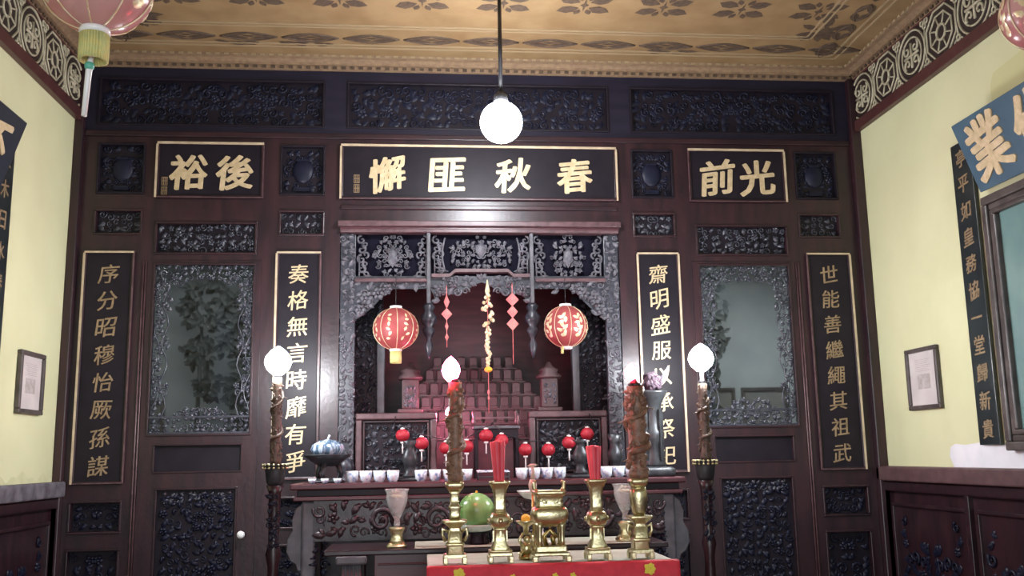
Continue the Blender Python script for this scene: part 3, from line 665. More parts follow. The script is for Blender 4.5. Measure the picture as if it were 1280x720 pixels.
# little offering table with a gallery rail, in front of the tiers
t = thing('offering_table', 'small dark table with a gallery rail between the two low screens', 'table', (.092, .10, 1.28))
b = MB(); b.box(-.16, .16, -.09, .09, .355, .375); b.build('tabletop', 'dial', t, bevel=.004)
b = MB(); b.box(-.15, .15, -.075, .075, .29, .355); b.build('apron', 'dark', t, bevel=.004)
for sx in (-1, 1):
    for sy2 in (-1, 1):
        b = MB(); b.box(sx * .14 - .013, sx * .14 + .013, sy2 * .07 - .013, sy2 * .07 + .013, 0, .29); b.build('leg', 'dark', t, bevel=.004)
b = MB(); b.box(-.16, .16, .07, .082, .43, .442)
for sx in (-1, 1):
    b.lathe([(.008, .375), (.012, .41), (.006, .44), (.013, .47), (.003, .49)], (sx * .152, .076, 0), 12); b.lathe([(.008, .375), (.012, .40), (.006, .42), (.010, .44), (.003, .455)], (sx * .152, -.076, 0), 12)
b.build('gallery_rail', 'pinkwood', t)

# ================================================================== HANGING THINGS IN THE NICHE
def lantern(name, label, cat, loc, r, body, sq, gold, cord, kind, group=None):
    t = thing(name, label, cat, loc, 0, group)
    b = MB(); n = 48; prof = []
    for i in range(17):
        a = PI * (i + .9) / 17.8; prof.append((r * math.sin(a), -r * sq * math.cos(a)))
    b.lathe(prof, n=n, rib=-.012, nrib=8, cap=False); sh_ = b.build('shade', body, t)
    g = MB()
    for k in range(8):
        a = 2 * PI * k / 8 + .1; g.tube([((p[0] * 1.012) * math.cos(a), (p[0] * 1.012) * math.sin(a), p[1]) for p in prof], r * .016, 5)
    g.build('rib', 'goldbead', sh_)
    if kind:
        R = random.Random(kind)
        for k in range(8):
            a = 2 * PI * (k + .5) / 8 + .1; g = MB()
            def Tq(p, a=a):
                th = a + p[0] / (r * .98); el = p[1] / (r * sq); q = (r * .975 + p[2] * .6) * math.cos(el) ** .5 if False else (r * 1.004 + p[2]) * math.cos(min(1.3, max(-1.3, el)))
                return (q * math.cos(th), q * math.sin(th), (r * 1.004 * sq + p[2]) * math.sin(min(1.3, max(-1.3, el))))
            if kind == 1:      # slim flower sprays
                for q in range(6): g.leaf(R.uniform(-.12, .12) * r, (-.55 + q * .22) * r, R.uniform(0, 6), r * .26, r * .13, r * .02, Tq)
            else:
                for q in range(9): g.leaf(math.sin(q * 2.4) * .14 * r, (-.5 + q * .12) * r, q * 1.3, r * .34, r * .17, r * .02, Tq)
            g.build('gilt_flower', gold, sh_)
    g = MB(); g.lathe([(r * .26, r * sq * .95), (r * .28, r * sq * .99), (r * .27, r * sq * 1.08), (r * .2, r * sq * 1.09)], n=24); g.build('cap_ring', 'white', t)
    g = MB(); g.lathe([(r * .2, -r * sq * 1.09), (r * .28, -r * sq * 1.05), (r * .27, -r * sq * .95)], n=24); g.build('base_ring', 'white', t)
    if cord: g = MB(); g.tube([(0, 0, r * sq * 1.05), (0, 0, cord)], max(.0025, r * .012), 6); g.build('cord', 'metal', t)
    return t
def fringe(t, r0, z0, L, strand=0, sx=0):
    b = MB(); n = 30
    for j in range(n):
        a = 2 * PI * j / n; b.tube([(r0 * math.cos(a), r0 * math.sin(a), z0), (r0 * 1.03 * math.cos(a + .03), r0 * 1.03 * math.sin(a), z0 - L * .6), (r0 * 1.0 * math.cos(a), r0 * math.sin(a), z0 - L)], r0 * .14, 5)
    b.build('fringe', 'fringe', t)
    if strand:
        b = MB(); b.ball((sx, 0, z0 - L - .02), .018, n=10, m_=8); b.build('bead', 'green_bead', t)
        b = MB(); b.tube([(0, 0, z0 - L * .3), (sx, 0, z0 - L - .02), (sx - .008, 0, z0 - L - strand)], [.006, .012, .010], 7); b.build('tassel', 'white', t)
l1 = lantern('hanging_lantern', 'round pinkish red lantern hanging left in the altar niche with yellow fringe', 'lantern', (-.595, -.09, 2.315), .152, 'pink_silk', .95, 'goldbead', .36, 1, 'lanterns in the altar niche')
fringe(l1, .034, -.15, .085)
l2 = lantern('hanging_lantern', 'round red lantern with big gilt flowers hanging right in the altar niche', 'lantern', (.575, -.09, 2.325), .150, 'pink_silk', .97, 'goldbead', .35, 2, 'lanterns in the altar niche')
b = MB(); b.tube([(-.03, -.03, -.14), (-.035, -.03, -.19)], .01, 6); b.build('fringe', 'fringe', l2)
def paper_string(label, x, zt, zb, diamonds):
    t = thing('paper_diamond_string', label, 'decoration', (x, -.06, zt))
    b = MB(); b.tube([(0, 0, .06), (0, 0, zb - zt)], .0025, 5); b.build('cord', 'pinkpaper', t)
    for z, s_, wv in diamonds:
        b = MB(); h = z - zt; b.add([(0, 0, h + s_), (s_ * wv, 0, h), (0, 0, h - s_), (-s_ * wv, 0, h), (0, -.012, h), (0, .012, h)], [(0, 1, 4), (1, 2, 4), (2, 3, 4), (3, 0, 4), (1, 0, 5), (2, 1, 5), (3, 2, 5), (0, 3, 5)])
        b.build('diamond', 'pinkpaper', t)
paper_string('pink paper string with one diamond hanging left of the gold ornament', -.248, 2.56, 2.19, [(2.505, .05, .4), (2.42, .042, .9), (2.335, .035, .35), (2.26, .03, .45)])
paper_string('pink paper string of three diamonds hanging right of the gold ornament', .208, 2.58, 2.07, [(2.52, .048, .95), (2.435, .045, .85), (2.35, .047, .9)])
t = thing('gold_bead_ornament', 'long tapering gold bead ornament hanging at the centre of the altar niche', 'decoration', (.035, -.06, 2.60))
b = MB(); R = random.Random(8)
for i in range(46):
    q = i / 45; z = -.03 - q * .52; wd = .012 + .034 * math.exp(-((q - .3) / .22) ** 2) * (1 if q > .1 else q * 10)
    a = R.uniform(0, 6.28); b.ball((wd * math.cos(a) * R.uniform(.3, 1), wd * math.sin(a) * .6, z), R.uniform(.011, .018), n=7, m_=5)
b.build('bead_cluster', 'goldbead', t)
b = MB(); b.lathe([(.004, .06), (.008, .03), (.018, -.02), (.012, -.04)], n=10); b.build('spire', 'goldbead', t)
b = MB(); b.ball((0, 0, -.565), .028, .7, n=12, m_=8); b.build('pendant_bead', 'orange', t)
b = MB(); b.tube([(0, 0, .05), (0, 0, -.86)], .0025, 5); b.ball((0, 0, -.72), .008, 2, n=8, m_=6); b.ball((0, 0, -.76), .007, 2, n=8, m_=6); b.build('strand', 'pinkpaper', t)

t = thing('added_niche_lamp', 'added red lamp on a post inside the niche behind the left dragon candle', 'lamp', (-.222, .13, 1.28))  # lamp added to give the niche its red glow
b = MB(); b.lathe([(.04, 0), (.04, .012), (.012, .02), (.010, .40), (.02, .41), (.02, .445)], n=16); b.build('post', 'metal', t)
b = MB(); b.ball((0, 0, .475), .032, 1.15, n=16, m_=10); b.build('bulb', 'bulb_n', t)
# garland of ten little red lanterns on two swags of cord
t = thing('lantern_cord', 'thin cord looped in two swags in front of the low niche screens', 'cord', (0, -.14, 1.6))
SW = [(-.60, 1.66), (-.545, 1.655), (-.421, 1.60), (-.259, 1.565), (-.122, 1.573), (.012, 1.643), (.05, 1.67), (.112, 1.61), (.271, 1.545), (.426, 1.543), (.567, 1.59), (.693, 1.643), (.74, 1.66)]
b = MB(); b.tube([(x, 0, z - 1.6) for x, z in SW], .0035, 6)
b.tube([(-.60, 0, .06), (-.60, .18, .13)], .0035, 6); b.tube([(.74, 0, .06), (.74, .18, .13)], .0035, 6); b.tube([(.05, 0, .07), (.05, .15, .055)], .0035, 6); b.build('swag', 'metal', t)
G = [(-.547, 1.596, 'topmost red ball lantern at the left end of the cord swag'), (-.421, 1.542, 'second little red ball lantern from the left on the cord swag'), (-.259, 1.508, 'little red ball lantern half behind the left dragon candle'), (-.122, 1.516, 'little red ball lantern just right of the left dragon candle'), (.008, 1.587, 'little red ball lantern up beside the left red candle bundle'),
     (.112, 1.554, 'little red ball lantern right above the left red candle bundle'), (.271, 1.489, 'little red ball lantern above the incense burner to the left'), (.426, 1.486, 'little red ball lantern right above the incense burner'), (.567, 1.531, 'little red ball lantern left of the right red candle bundle'), (.693, 1.587, 'little red ball lantern above the right red candle bundle')]
gl = None
for x, z, lb in G:
    if gl is None:
        gl = thing('red_ball_lantern', lb, 'lantern', (x, -.14, z), 0, 'little red lanterns strung before the niche')
        b = MB(); b.ball((0, 0, 0), .046, .92, n=20, m_=12); b.build('shade', 'red_lac', gl)
        b = MB(); b.lathe([(.014, .039), (.016, .047), (.004, .051)], n=12); b.build('cap', 'white', gl); b = MB(); b.lathe([(.006, -.055), (.016, -.049), (.014, -.039)], n=12); b.build('base_ring', 'white', gl)
        b = MB(); b.tube([(0, 0, -.045), (0, 0, -.12)], [.004, .0055], 6); b.build('tassel', 'white', gl)
        b = MB(); b.tube([(0, 0, .04), (0, 0, .06)], .002, 5); b.build('loop', 'metal', gl)
    else: dup(gl, (x, -.14, z), lb)

# ================================================================== ALTAR TABLE
AZ = 1.305
t = thing('altar_table', 'long dark carved altar table in front of the niche', 'table', (0, -.43, 0))
b = MB(); b.box(-1.2, 1.2, -.29, .33, AZ - .035, AZ); b.build('tabletop', 'redwood', t, bevel=.008)
b = MB(); b.box(-1.16, 1.16, -.27, .31, AZ - .075, AZ - .035); b.build('waist', 'dark', t, bevel=.004)
b = MB(); b.box(-1.18, 1.18, -.285, .32, AZ - .10, AZ - .075); b.build('lower_moulding', 'redwood', t, bevel=.006)
b = MB(); b.box(-1.06, 1.06, -.265, -.245, AZ - .335, AZ - .10); ap = b.build('apron', 'wood_h', t)
k = MB(); carving(k, face_y(0, -.265, AZ - .215), 2.08, .21, 151, .06, .03, sym=True, mix=(.5, .36)); k.build('apron_carving', 'plum', ap)
for q in (-.66, -.33, .0, .33, .66):
    k = MB(); k.scroll(q, AZ - .22, 0, .075, .017, 1.4, face_y(0, -.268, 0), flip=1 if q < 0 else -1, n=26); k.build('cloud_scroll', 'plum', ap)
for sx in (-1, 1):
    for sy2 in (-1, 1):
        b = MB(); b.box(sx * 1.09 - .042, sx * 1.09 + .042, sy2 * .22 - .03 - .01, sy2 * .22 + .03 - .01, 0, AZ - .10); b.build('leg', 'dial' if sy2 < 0 else 'wood', t, bevel=.014)
    # scroll-edged end brackets
    b = MB(); pts = [(1.13, 1.19), (1.17, 1.16), (1.19, 1.09), (1.185, 1.03), (1.215, .98), (1.22, .91), (1.195, .86), (1.165, .84), (1.15, .80), (1.13, .80)]
    n = len(pts); b.add([(sx * x, -.24, z) for x, z in pts] + [(sx * x, -.20, z) for x, z in pts], [tuple(range(n)), tuple(range(2 * n - 1, n - 1, -1))] + [(i, (i + 1) % n, n + (i + 1) % n, n + i) for i in range(n)]); b.build('end_bracket', 'dial', t, bevel=.006)
    b = MB(); carving(b, face_y(sx * 1.03, -.25, .88), .10, .42, 160 + sx, .045, .02, sym=False); b.build('leg_carving', 'carve_dark', t)
b = MB(); b.box(-1.06, 1.06, -.21, -.19, .72, .76); b.build('stretcher', 'wood_h', t, bevel=.006)

# porcelain cups
cups = [(x, 0) for x in (-.845, -.762, -.68, -.597, -.425, -.34, -.253, -.145, .20, .28, .36, .44, .735, .813, .891)]
CL = ['blue and white porcelain cup closest to the footed bronze dish', 'second porcelain cup from the footed bronze dish', 'third porcelain cup from the footed bronze dish', 'fourth porcelain cup from the footed dish, beside the bronze vase',
      'porcelain cup just right of the left bronze vase', 'second porcelain cup right of the left bronze vase', 'porcelain cup behind the left dragon candle', 'porcelain cup just right of the left dragon candle',
      'porcelain cup at the left end of the row behind the incense burner', 'second porcelain cup from left in the row behind the incense burner', 'third porcelain cup from left in the row behind the incense burner', 'porcelain cup at the right end of the row behind the incense burner',
      'porcelain cup just right of the right red candle bundle', 'middle porcelain cup between right red candles and right dragon candle', 'porcelain cup beside the right dragon candle']
cup = None
for (x, _), lb in zip(cups, CL):
    loc = (x, -.56, AZ)
    if cup is None:
        cup = thing('porcelain_cup', lb, 'cup', loc, 0, 'blue and white cups on the altar table')
        b = MB(); b.lathe([(.026, 0), (.027, .008), (.034, .014), (.037, .036), (.0385, .068), (.0355, .068), (.033, .036), (.02, .016), (.002, .014)], n=24, cap=True); b.build('bowl', 'bluewhite', cup)
        b = MB(); b.lathe([(.0385, .064), (.0392, .067), (.0385, .070), (.0355, .070)], n=24, cap=False); b.build('rim', 'white', cup)
    else: dup(cup, loc, lb, rotz=x * 7)
for x, lb in ((-.995, 0), ):
    t = thing('footed_dish', 'dark bronze footed dish at the left end of the altar table', 'dish', (-1.0, -.52, AZ))
    b = MB(); b.lathe([(.10, .0), (.105, .012), (.085, .022), (.06, .028)], n=4 * 8, sq=.8); b.build('plinth', 'bronze', t, bevel=.002)
    b = MB()
    for a in (0.3, 2.4, 4.5): b.tube([(.075 * math.cos(a), .075 * math.sin(a), .02), (.09 * math.cos(a), .09 * math.sin(a), .06), (.06 * math.cos(a), .06 * math.sin(a), .12)], [.014, .012, .02], 8)
    b.build('feet', 'bronze', t)
    b = MB(); b.lathe([(.04, .10), (.075, .115), (.11, .14), (.146, .165), (.15, .172), (.14, .172), (.10, .155), (.02, .15)], n=36); b.build('bowl', 'bronze', t)
    t = thing('melon_jar', 'ribbed blue and white melon-shaped jar lying in the bronze dish', 'jar', (-1.0, -.52, AZ + .152))
    b = MB(); b.lathe([(.05, 0), (.085, .02), (.10, .05), (.09, .08), (.05, .105), (.012, .112)], n=60, rib=.05, nrib=10); b.build('body', mat('ribbed_glaze', (.30, .37, .45), .25, col2=(.05, .09, .14), scale=14, stretch=(3, 3, .5), mixlo=.45, mixhi=.55), t)
    b = MB(); b.tube([(0, 0, .105), (.004, 0, .125), (.012, 0, .14)], .007, 8); b.build('stem', 'bluewhite', t)
    R = random.Random(2); fl = None
    for k_, (dx, lb) in enumerate(((-.075, 'tiny white cup under the bronze dish, leftmost of three'), (0, 'tiny white cup under the bronze dish, middle of three'), (.075, 'tiny white cup under the bronze dish, rightmost of three'))):
        b = MB(); b.lathe([(.012, 0), (.022, .012), (.026, .03), (.022, .03), (.012, .012)], (0, 0, 0), 16); o = b.build('wine_cup', 'bluewhite'); o.location = (-1.0 + dx, -.67, AZ); tag(o, lb, 'cup', 'tiny cups under the dish')
def bronze_vase(label, x, y, h, seed):
    t = thing('bronze_vase', label, 'vase', (x, y, AZ))
    b = MB(); b.lathe([(.085, 0), (.09, .01), (.07, .022)], n=32, sq=.85); b.build('tray', 'bronze', t)
    b = MB(); b.lathe([(.045, .022), (.05, .035), (.03, .055), (.034, .09), (.05, .13), (.045, .16), (.028, .19), (.03, .22), (.048, h), (.044, h), (.02, h - .03)], n=28, sq=.25); b.build('body', 'bronze', t)
    return t
bronze_vase('small dark bronze vase before the left low screen', -.495, -.42, .25, 1); bronze_vase('small dark bronze vase before the right low screen', .595, -.42, .24, 2); bronze_vase('small dark bronze vase at the right pilaster of the niche', .835, -.35, .27, 3)
for x0, x1, lb in ((-.08, .12, 'long dark lacquer tray behind the left red candles'),):
    t = thing('lacquer_tray', lb, 'tray', ((x0 + x1) / 2, -.56, AZ)); hw = (x1 - x0) / 2
    b = MB(); b.box(-hw, hw, -.05, .05, .012, .022); b.box(-hw, -hw + .01, -.05, .05, .0, .05); b.box(hw - .01, hw, -.05, .05, 0, .05); b.build('tray_body', 'bronze', t, bevel=.003)
    b = MB(); b.tube([(-hw, -.05, .05), (hw, -.05, .05)], .004, 6); b.tube([(-hw, .05, .055), (hw, .05, .055)], .004, 6); b.build('white_rim', 'bluewhite', t)
# tall trumpet vase
t = thing('trumpet_vase', 'tall dark bronze trumpet vase at the right end of the altar table', 'vase', (1.065, -.50, AZ))
b = MB(); b.lathe([(.105, 0), (.11, .012), (.11, .05), (.085, .062)], n=40, sq=.85); b.build('tray', 'bronze', t)
b = MB(); b.lathe([(.065, .055), (.07, .08), (.055, .11), (.052, .20), (.062, .23), (.062, .28), (.045, .30), (.045, .40), (.055, .46), (.092, .53), (.094, .54), (.085, .54), (.045, .46), (.02, .42)], n=36, sq=.1); b.build('body', 'bronze', t)
b = MB()
for k_ in range(4):
    a = k_ * PI / 2 + .4; b.box(-.006, .006, .05, .072, .10, .42, lambda p, a=a: (p[0] * math.cos(a) - p[1] * math.sin(a), p[0] * math.sin(a) + p[1] * math.cos(a), p[2]))
b.build('flange', 'bronze', t)
t = thing('dried_flower', 'dark round dried flower head and pointed leaf in the trumpet vase', 'flower', (1.065, -.50, AZ + .50))
b = MB(); R = random.Random(5)
b.ball((.0, 0, .10), .055, .95, n=14, m_=9)
for i in range(60):
    z = R.uniform(-.8, 1); a = R.uniform(0, 6.28); q = math.sqrt(1 - z * z); T_ = lambda p, a=a, z=z, q=q: (.056 * q * math.cos(a) + p[0], .056 * q * math.sin(a) + p[2] * (1 if math.sin(a) > 0 else -1), .10 + .053 * z + p[1])
    b.leaf(0, 0, R.uniform(0, 6), .045, .022, .015, T_)
b.build('flower_head', mat('dried_petals', (.035, .022, .035), .6, col2=(.08, .05, .07), scale=40), t)
b = MB(); b.tube([(0, 0, 0), (0, 0, .08)], .006, 6); b.build('stem', 'bronze', t)
b = MB(); b.leaf(.085, .14, 1.15, .15, .035, .012, face_y(0, 0, 0)); b.tube([(.0, 0, .02), (.05, 0, .08)], .004, 6); b.build('leaf', 'dusty', t)

# ================================================================== FLOOR CANDLE STANDS WITH DRAGON CANDLES
def candle_stand(label, x, y, ztop, group):
    t = thing('candle_stand', label, 'stand', (x, y, 0), 0, group); H = ztop
    b = MB()
    for k_ in range(4):
        a = k_ * PI / 2 + .78; b.tube([(.03 * math.cos(a), .03 * math.sin(a), .16), (.06 * math.cos(a), .06 * math.sin(a), .13), (.09 * math.cos(a), .09 * math.sin(a), .05), (.11 * math.cos(a), .11 * math.sin(a), .018)], [.022, .022, .02, .018], 8)
    b.build('foot', 'wood', t)
    b = MB(); b.lathe([(.035, .12), (.045, .2), (.03, .26), (.034, .6), (.03, .85), (.045, .92), (.03, .98), (.035, H - .16), (.05, H - .12)], n=20); b.build('pole', 'wood', t)
    k = MB(); carving(k, lambda p: (p[0], -.036 - p[2] - .0, p[1] + H - .32), .07, .30, int(x * 10) + 50, .035, .014, sym=False); k.build('pole_carving', 'carve_dark', t)
    b = MB(); b.lathe([(.04, H - .12), (.05, H - .10), (.058, H - .04), (.066, H - .005), (.07, H), (.04, H - .004)], n=28, sq=.3); b.build('cup', 'bronze', t)
    b = MB()
    for k_ in range(16):
        a = 2 * PI * k_ / 16
        for zz in (H - .004, H - .022): b.ball((.071 * math.cos(a), .071 * math.sin(a), zz), .0075, n=7, m_=5)
    b.build('bead_rim', 'brass', t)
    return t
def dragon_candle(label, x, y, z0, h, r, mt, bulb, bz, br, bs, group, bx=0, socket=True):
    t = thing('dragon_candle', label, 'candle', (x, y, z0), 0, group)
    b = MB(); b.lathe([(r * .7, 0), (r * .78, h * .05), (r * .62, h * .12), (r * .68, h * .5), (r * .6, h * .9), (r * .66, h)], n=20)
    RR = random.Random(int(x * 1000) + 77)
    for q in range(110):
        zz = RR.uniform(.03, .95) * h; aa = RR.uniform(0, 2 * PI); Tq = lambda p, aa=aa, zz=zz: ((r * .62 + p[2]) * math.cos(aa + p[0] / r), (r * .62 + p[2]) * math.sin(aa + p[0] / r), zz + p[1])
        if q % 3: b.leaf(0, 0, RR.uniform(0, 6), r * RR.uniform(.5, .9), r * .34, r * RR.uniform(.2, .42), Tq)
        else: b.scroll(0, 0, RR.uniform(0, 6), r * .3, r * .09, 1.1, Tq, n=9)
    b.build('candle_body', mt, t)
    d = MB(); turns = 2.2; N = 70; pts = []; rr = []
    for i in range(N):
        q = i / (N - 1); a = 2 * PI * turns * q + .6 + .5 * math.sin(q * 17); R_ = r * (.72 + .12 * math.sin(q * 23)); pts.append((R_ * math.cos(a), R_ * math.sin(a), h * (.04 + .86 * q + .015 * math.sin(q * 31)))); rr.append(r * (.15 + .13 * math.sin(PI * min(1, q * 1.15)) ** .7))
    d.tube(pts, rr, 8)
    for i in range(2, N, 3):      # spines and scales
        p = pts[i]; a = 2 * PI * turns * i / (N - 1) + .6
        d.lathe([(r * .14, 0), (r * .08, r * .12), (.001, r * .3)], (p[0] * 1.12, p[1] * 1.12, p[2] + rr[i] * .5), 6)
    hd = pts[-1]; d.ball((hd[0], hd[1], hd[2]), r * .38, .8, n=12, m_=8); d.ball((hd[0] * 1.35, hd[1] * 1.35, hd[2] - .005), r * .24, .7, n=10, m_=7)
    for sg in (-1, 1): d.tube([(hd[0] + sg * r * .2, hd[1], hd[2] + r * .2), (hd[0] + sg * r * .45, hd[1], hd[2] + r * .7)], [r * .09, r * .03], 6)
    for i, q in enumerate((14, 30, 46, 58)):   # claws
        p = pts[q]; a = 2 * PI * turns * q / (N - 1) + .6
        for da in (-.3, 0, .3): d.tube([p, (p[0] * 1.5 * 1.0 + r * .3 * math.cos(a + da), p[1] * 1.5 + r * .3 * math.sin(a + da), p[2] - r * .2)], [r * .1, r * .03], 5)
    d.build('dragon', mt, t)
    b = MB(); b.lathe([(r * .5, h), (r * .52, h + .012), (r * .3, h + .02), (r * .26, bz - br * .7)], (0, 0, 0), 16, T=lambda p: (p[0] + bx * max(0, (p[2] - h)) / max(.01, bz - h), p[1], p[2])); b.build('socket', 'metal', t)
    b = MB()
    b.lathe([(br * .35, -br * bs), (br * .8, -br * bs * .6), (br, -br * .1), (br * .9, br * bs * .35), (br * .55, br * bs * .8), (br * .06, br * bs * 1.15)], (bx, 0, bz), 20); b.build('bulb', bulb, t)
    return t
candle_stand('dark floor candle stand with beaded brass rim left of the altar table', -1.262, -.88, 1.425, 'floor candle stands')
candle_stand('dark floor candle stand with beaded brass rim right of the altar table', 1.276, -.88, 1.405, 'floor candle stands')
dragon_candle('dark dragon-wrapped candle with white bulb on the left floor stand', -1.262, -.88, 1.425, .50, .041, 'dragon_dark', 'bulb_c', .595, .078, 1.0, 'white dragon candles')
dragon_candle('dark dragon-wrapped candle with white bulb on the right floor stand', 1.285, -.88, 1.405, .46, .044, 'dragon_dark', 'bulb_c', .615, .078, 1.0, 'white dragon candles')

# ================================================================== TABLES IN FRONT
BZ = .96
t = thing('side_table', 'dark wooden table under a beige runner before the altar table', 'table', (0, -.96, 0))
b = MB(); b.box(-.95, .95, -.24, .22, BZ - .028, BZ); b.build('tabletop', 'wood_h', t, bevel=.006)
b = MB(); b.box(-.68, .88, -.21, -.19, BZ - .17, BZ - .028); b.box(-.66, .86, -.222, -.21, BZ - .085, BZ - .075); b.build('apron', 'redwood', t, bevel=.004)
for x in (-.80, .88):
    for y in (-.19, .17):
        b = MB(); b.box(x - .055, x + .055, y - .045, y + .045, 0, BZ - .075)
        lg = b.build('leg', 'dial' if (x < 0 and y < 0) else 'wood', t, bevel=.01)
        if x < 0 and y < 0:
            b = MB(); b.box(x - .085, x + .085, y - .075, y + .05, BZ - .075, BZ - .03); b.build('scroll_cap', 'dial', lg, bevel=.012)
            b = MB()
            for k_ in range(5): b.tube([(x - .044 + k_ * .022, y - .046, .3), (x - .044 + k_ * .022, y - .046, BZ - .08)], .009, 8)
            b.build('reeding', 'dial', lg)
b = MB(); b.box(-.46, .80, -.243, .20, BZ, BZ + .003); o = b.build('table_runner', 'beige'); o.location = (0, -.96, 0); tag(o, 'beige runner lying on the dark table behind the brass vessels', 'cloth')
FZ = .937
t = thing('offering_stand', 'low offering table covered by beige top behind the red cloth edge', 'table', (.205, -1.60, 0))
b = MB(); b.box(-.60, .60, -.34, .32, FZ - .03, FZ); b.build('tabletop', 'beige', t, bevel=.005)
b = MB(); b.box(-.57, .57, -.31, .29, FZ - .12, FZ - .03); b.build('apron', 'redwood', t, bevel=.005)
for sx in (-1, 1):
    for sy2 in (-1, 1): b = MB(); b.box(sx * .54 - .03, sx * .54 + .03, sy2 * .28 - .03 - .01, sy2 * .28 + .03 - .01, 0, FZ - .12); b.build('leg', 'wood', t, bevel=.006)
t = thing('altar_cloth', 'red cloth with small yellow motifs hanging over the front table edge', 'cloth', (.205, -1.945, FZ))
b = MB(); n = 60
top = [(-.605 + i * 1.21 / n) for i in range(n + 1)]
v = []; f = []
for i, x in enumerate(top):
    wv = .006 * math.sin(i * .9) ; 
    for (y, z) in ((.045, .003), (-.002, .003), (-.006, -.002), (-.009 - abs(wv), -.14), (-.012 + wv - .006, -.42)): v.append((x, y, z))
for i in range(n): f += [(i * 5 + k_, (i + 1) * 5 + k_, (i + 1) * 5 + k_ + 1, i * 5 + k_ + 1) for k_ in range(4)]
b.add(v, f, True); o = b.build('drape', 'red_cloth', t); sd = o.modifiers.new('thickness', 'SOLIDIFY'); sd.thickness = .003
for x in (-.455, .455):
    b = MB(); b.flower(x, -.03, .03, .006, lambda p: (p[0], -.0155 - p[2], p[1])); b.box(x - .022, x + .022, -.05, -.008, 0, .003, lambda p: (p[0], -.0145 - p[2], p[1])); b.build('yellow_motif', 'motif', t)
for x in (-.2, .0, .085): b = MB(); b.flower(x, -.05, .016, .005, lambda p: (p[0], -.0155 - p[2], p[1])); b.build('yellow_motif', 'motif', t)

# ================================================================== BRASS ALTAR SET
def gu_vase(label, x, y, group, h=.385):
    t = thing('brass_vase', label, 'vase', (x, y, FZ + .003), 0, group); k = h / .385
    b = MB(); b.lathe([(.0585, .06), (.057, .05), (.05, .048)], n=40, sq=.9)
    b.box(-.056, .056, -.056, .056, .032, .05); b.build('base', 'brass', t, bevel=.004)
    for sx in (-1, 1):
        for sy2 in (-1, 1): f_ = MB(); f_.box(sx * .05 - .011, sx * .05 + .011, sy2 * .05 - .011, sy2 * .05 + .011, 0, .034); f_.build('foot', 'brass', t, bevel=.004)
    b = MB(); b.lathe([(.045, .05), (.044, .07), (.031, .10), (.029, .15), (.034, .156), (.034, .163)], n=40, sq=.85); b.build('lower_body', 'brass', t, bevel=.0)
    b = MB(); b.lathe([(.034, .163), (.046, .172), (.053, .192), (.053, .205), (.046, .226), (.034, .236)], n=40, sq=.35); b.build('bulge', 'brass', t)
    b = MB(); b.lathe([(.031, .236), (.027, .26), (.028, .31), (.034, .345), (.047, .372), (.052, .378), (.052, .388), (.045, .388), (.03, .36), (.015, .345)], n=40, sq=.85); b.build('neck', 'brass', t)
    for a in range(4):
        b = MB(); b.box(-.004, .004, .028, .036, .10, .15, lambda p, a=a: (p[0] * math.cos(a * PI / 2) - p[1] * math.sin(a * PI / 2), p[0] * math.sin(a * PI / 2) + p[1] * math.cos(a * PI / 2), p[2]))
        b.build('flange', 'brass', t)
        b = MB(); b.ball((0, .05, .198), .014, n=10, m_=7, T=lambda p, a=a: (p[0] * math.cos(a * PI / 2) - p[1] * math.sin(a * PI / 2), p[0] * math.sin(a * PI / 2) + p[1] * math.cos(a * PI / 2), p[2])); b.build('boss', 'brass', t)
    return t
YB_ = -1.80
gu_vase('square brass vase holding red candles left of the incense burner', -.041, YB_, 'square brass vases'); gu_vase('square brass vase holding red candles right of the incense burner', .440, YB_, 'square brass vases')
def candle_bundle(label, x, y, hs, lean):
    t = thing('red_candle_bundle', label, 'candle', (x, y, FZ + .35), 0, 'red candles in the brass vases')
    for k_, (dx, dy, h) in enumerate(hs):
        b = MB(); b.lathe([(.010, 0), (.013, .05), (.0165, h - .004), (.015, h), (.004, h + .002)], (0, 0, 0), 12, T=lambda p, dx=dx, dy=dy, h=h: (p[0] + dx * (.45 + .55 * p[2] / h) + lean * p[2], p[1] + dy * (.4 + .6 * p[2] / h), p[2])); b.build('candle', 'red_candle', t)
candle_bundle('bundle of red candles in the left square brass vase', -.041, YB_, [(-.022, 0, .232), (-.007, -.012, .236), (.009, .008, .24), (.023, -.004, .234)], -.03)
candle_bundle('bundle of red candles in the right square brass vase', .440, YB_, [(-.022, 0, .203), (-.006, -.012, .207), (.010, .006, .206), (.023, -.004, .202)], -.03)
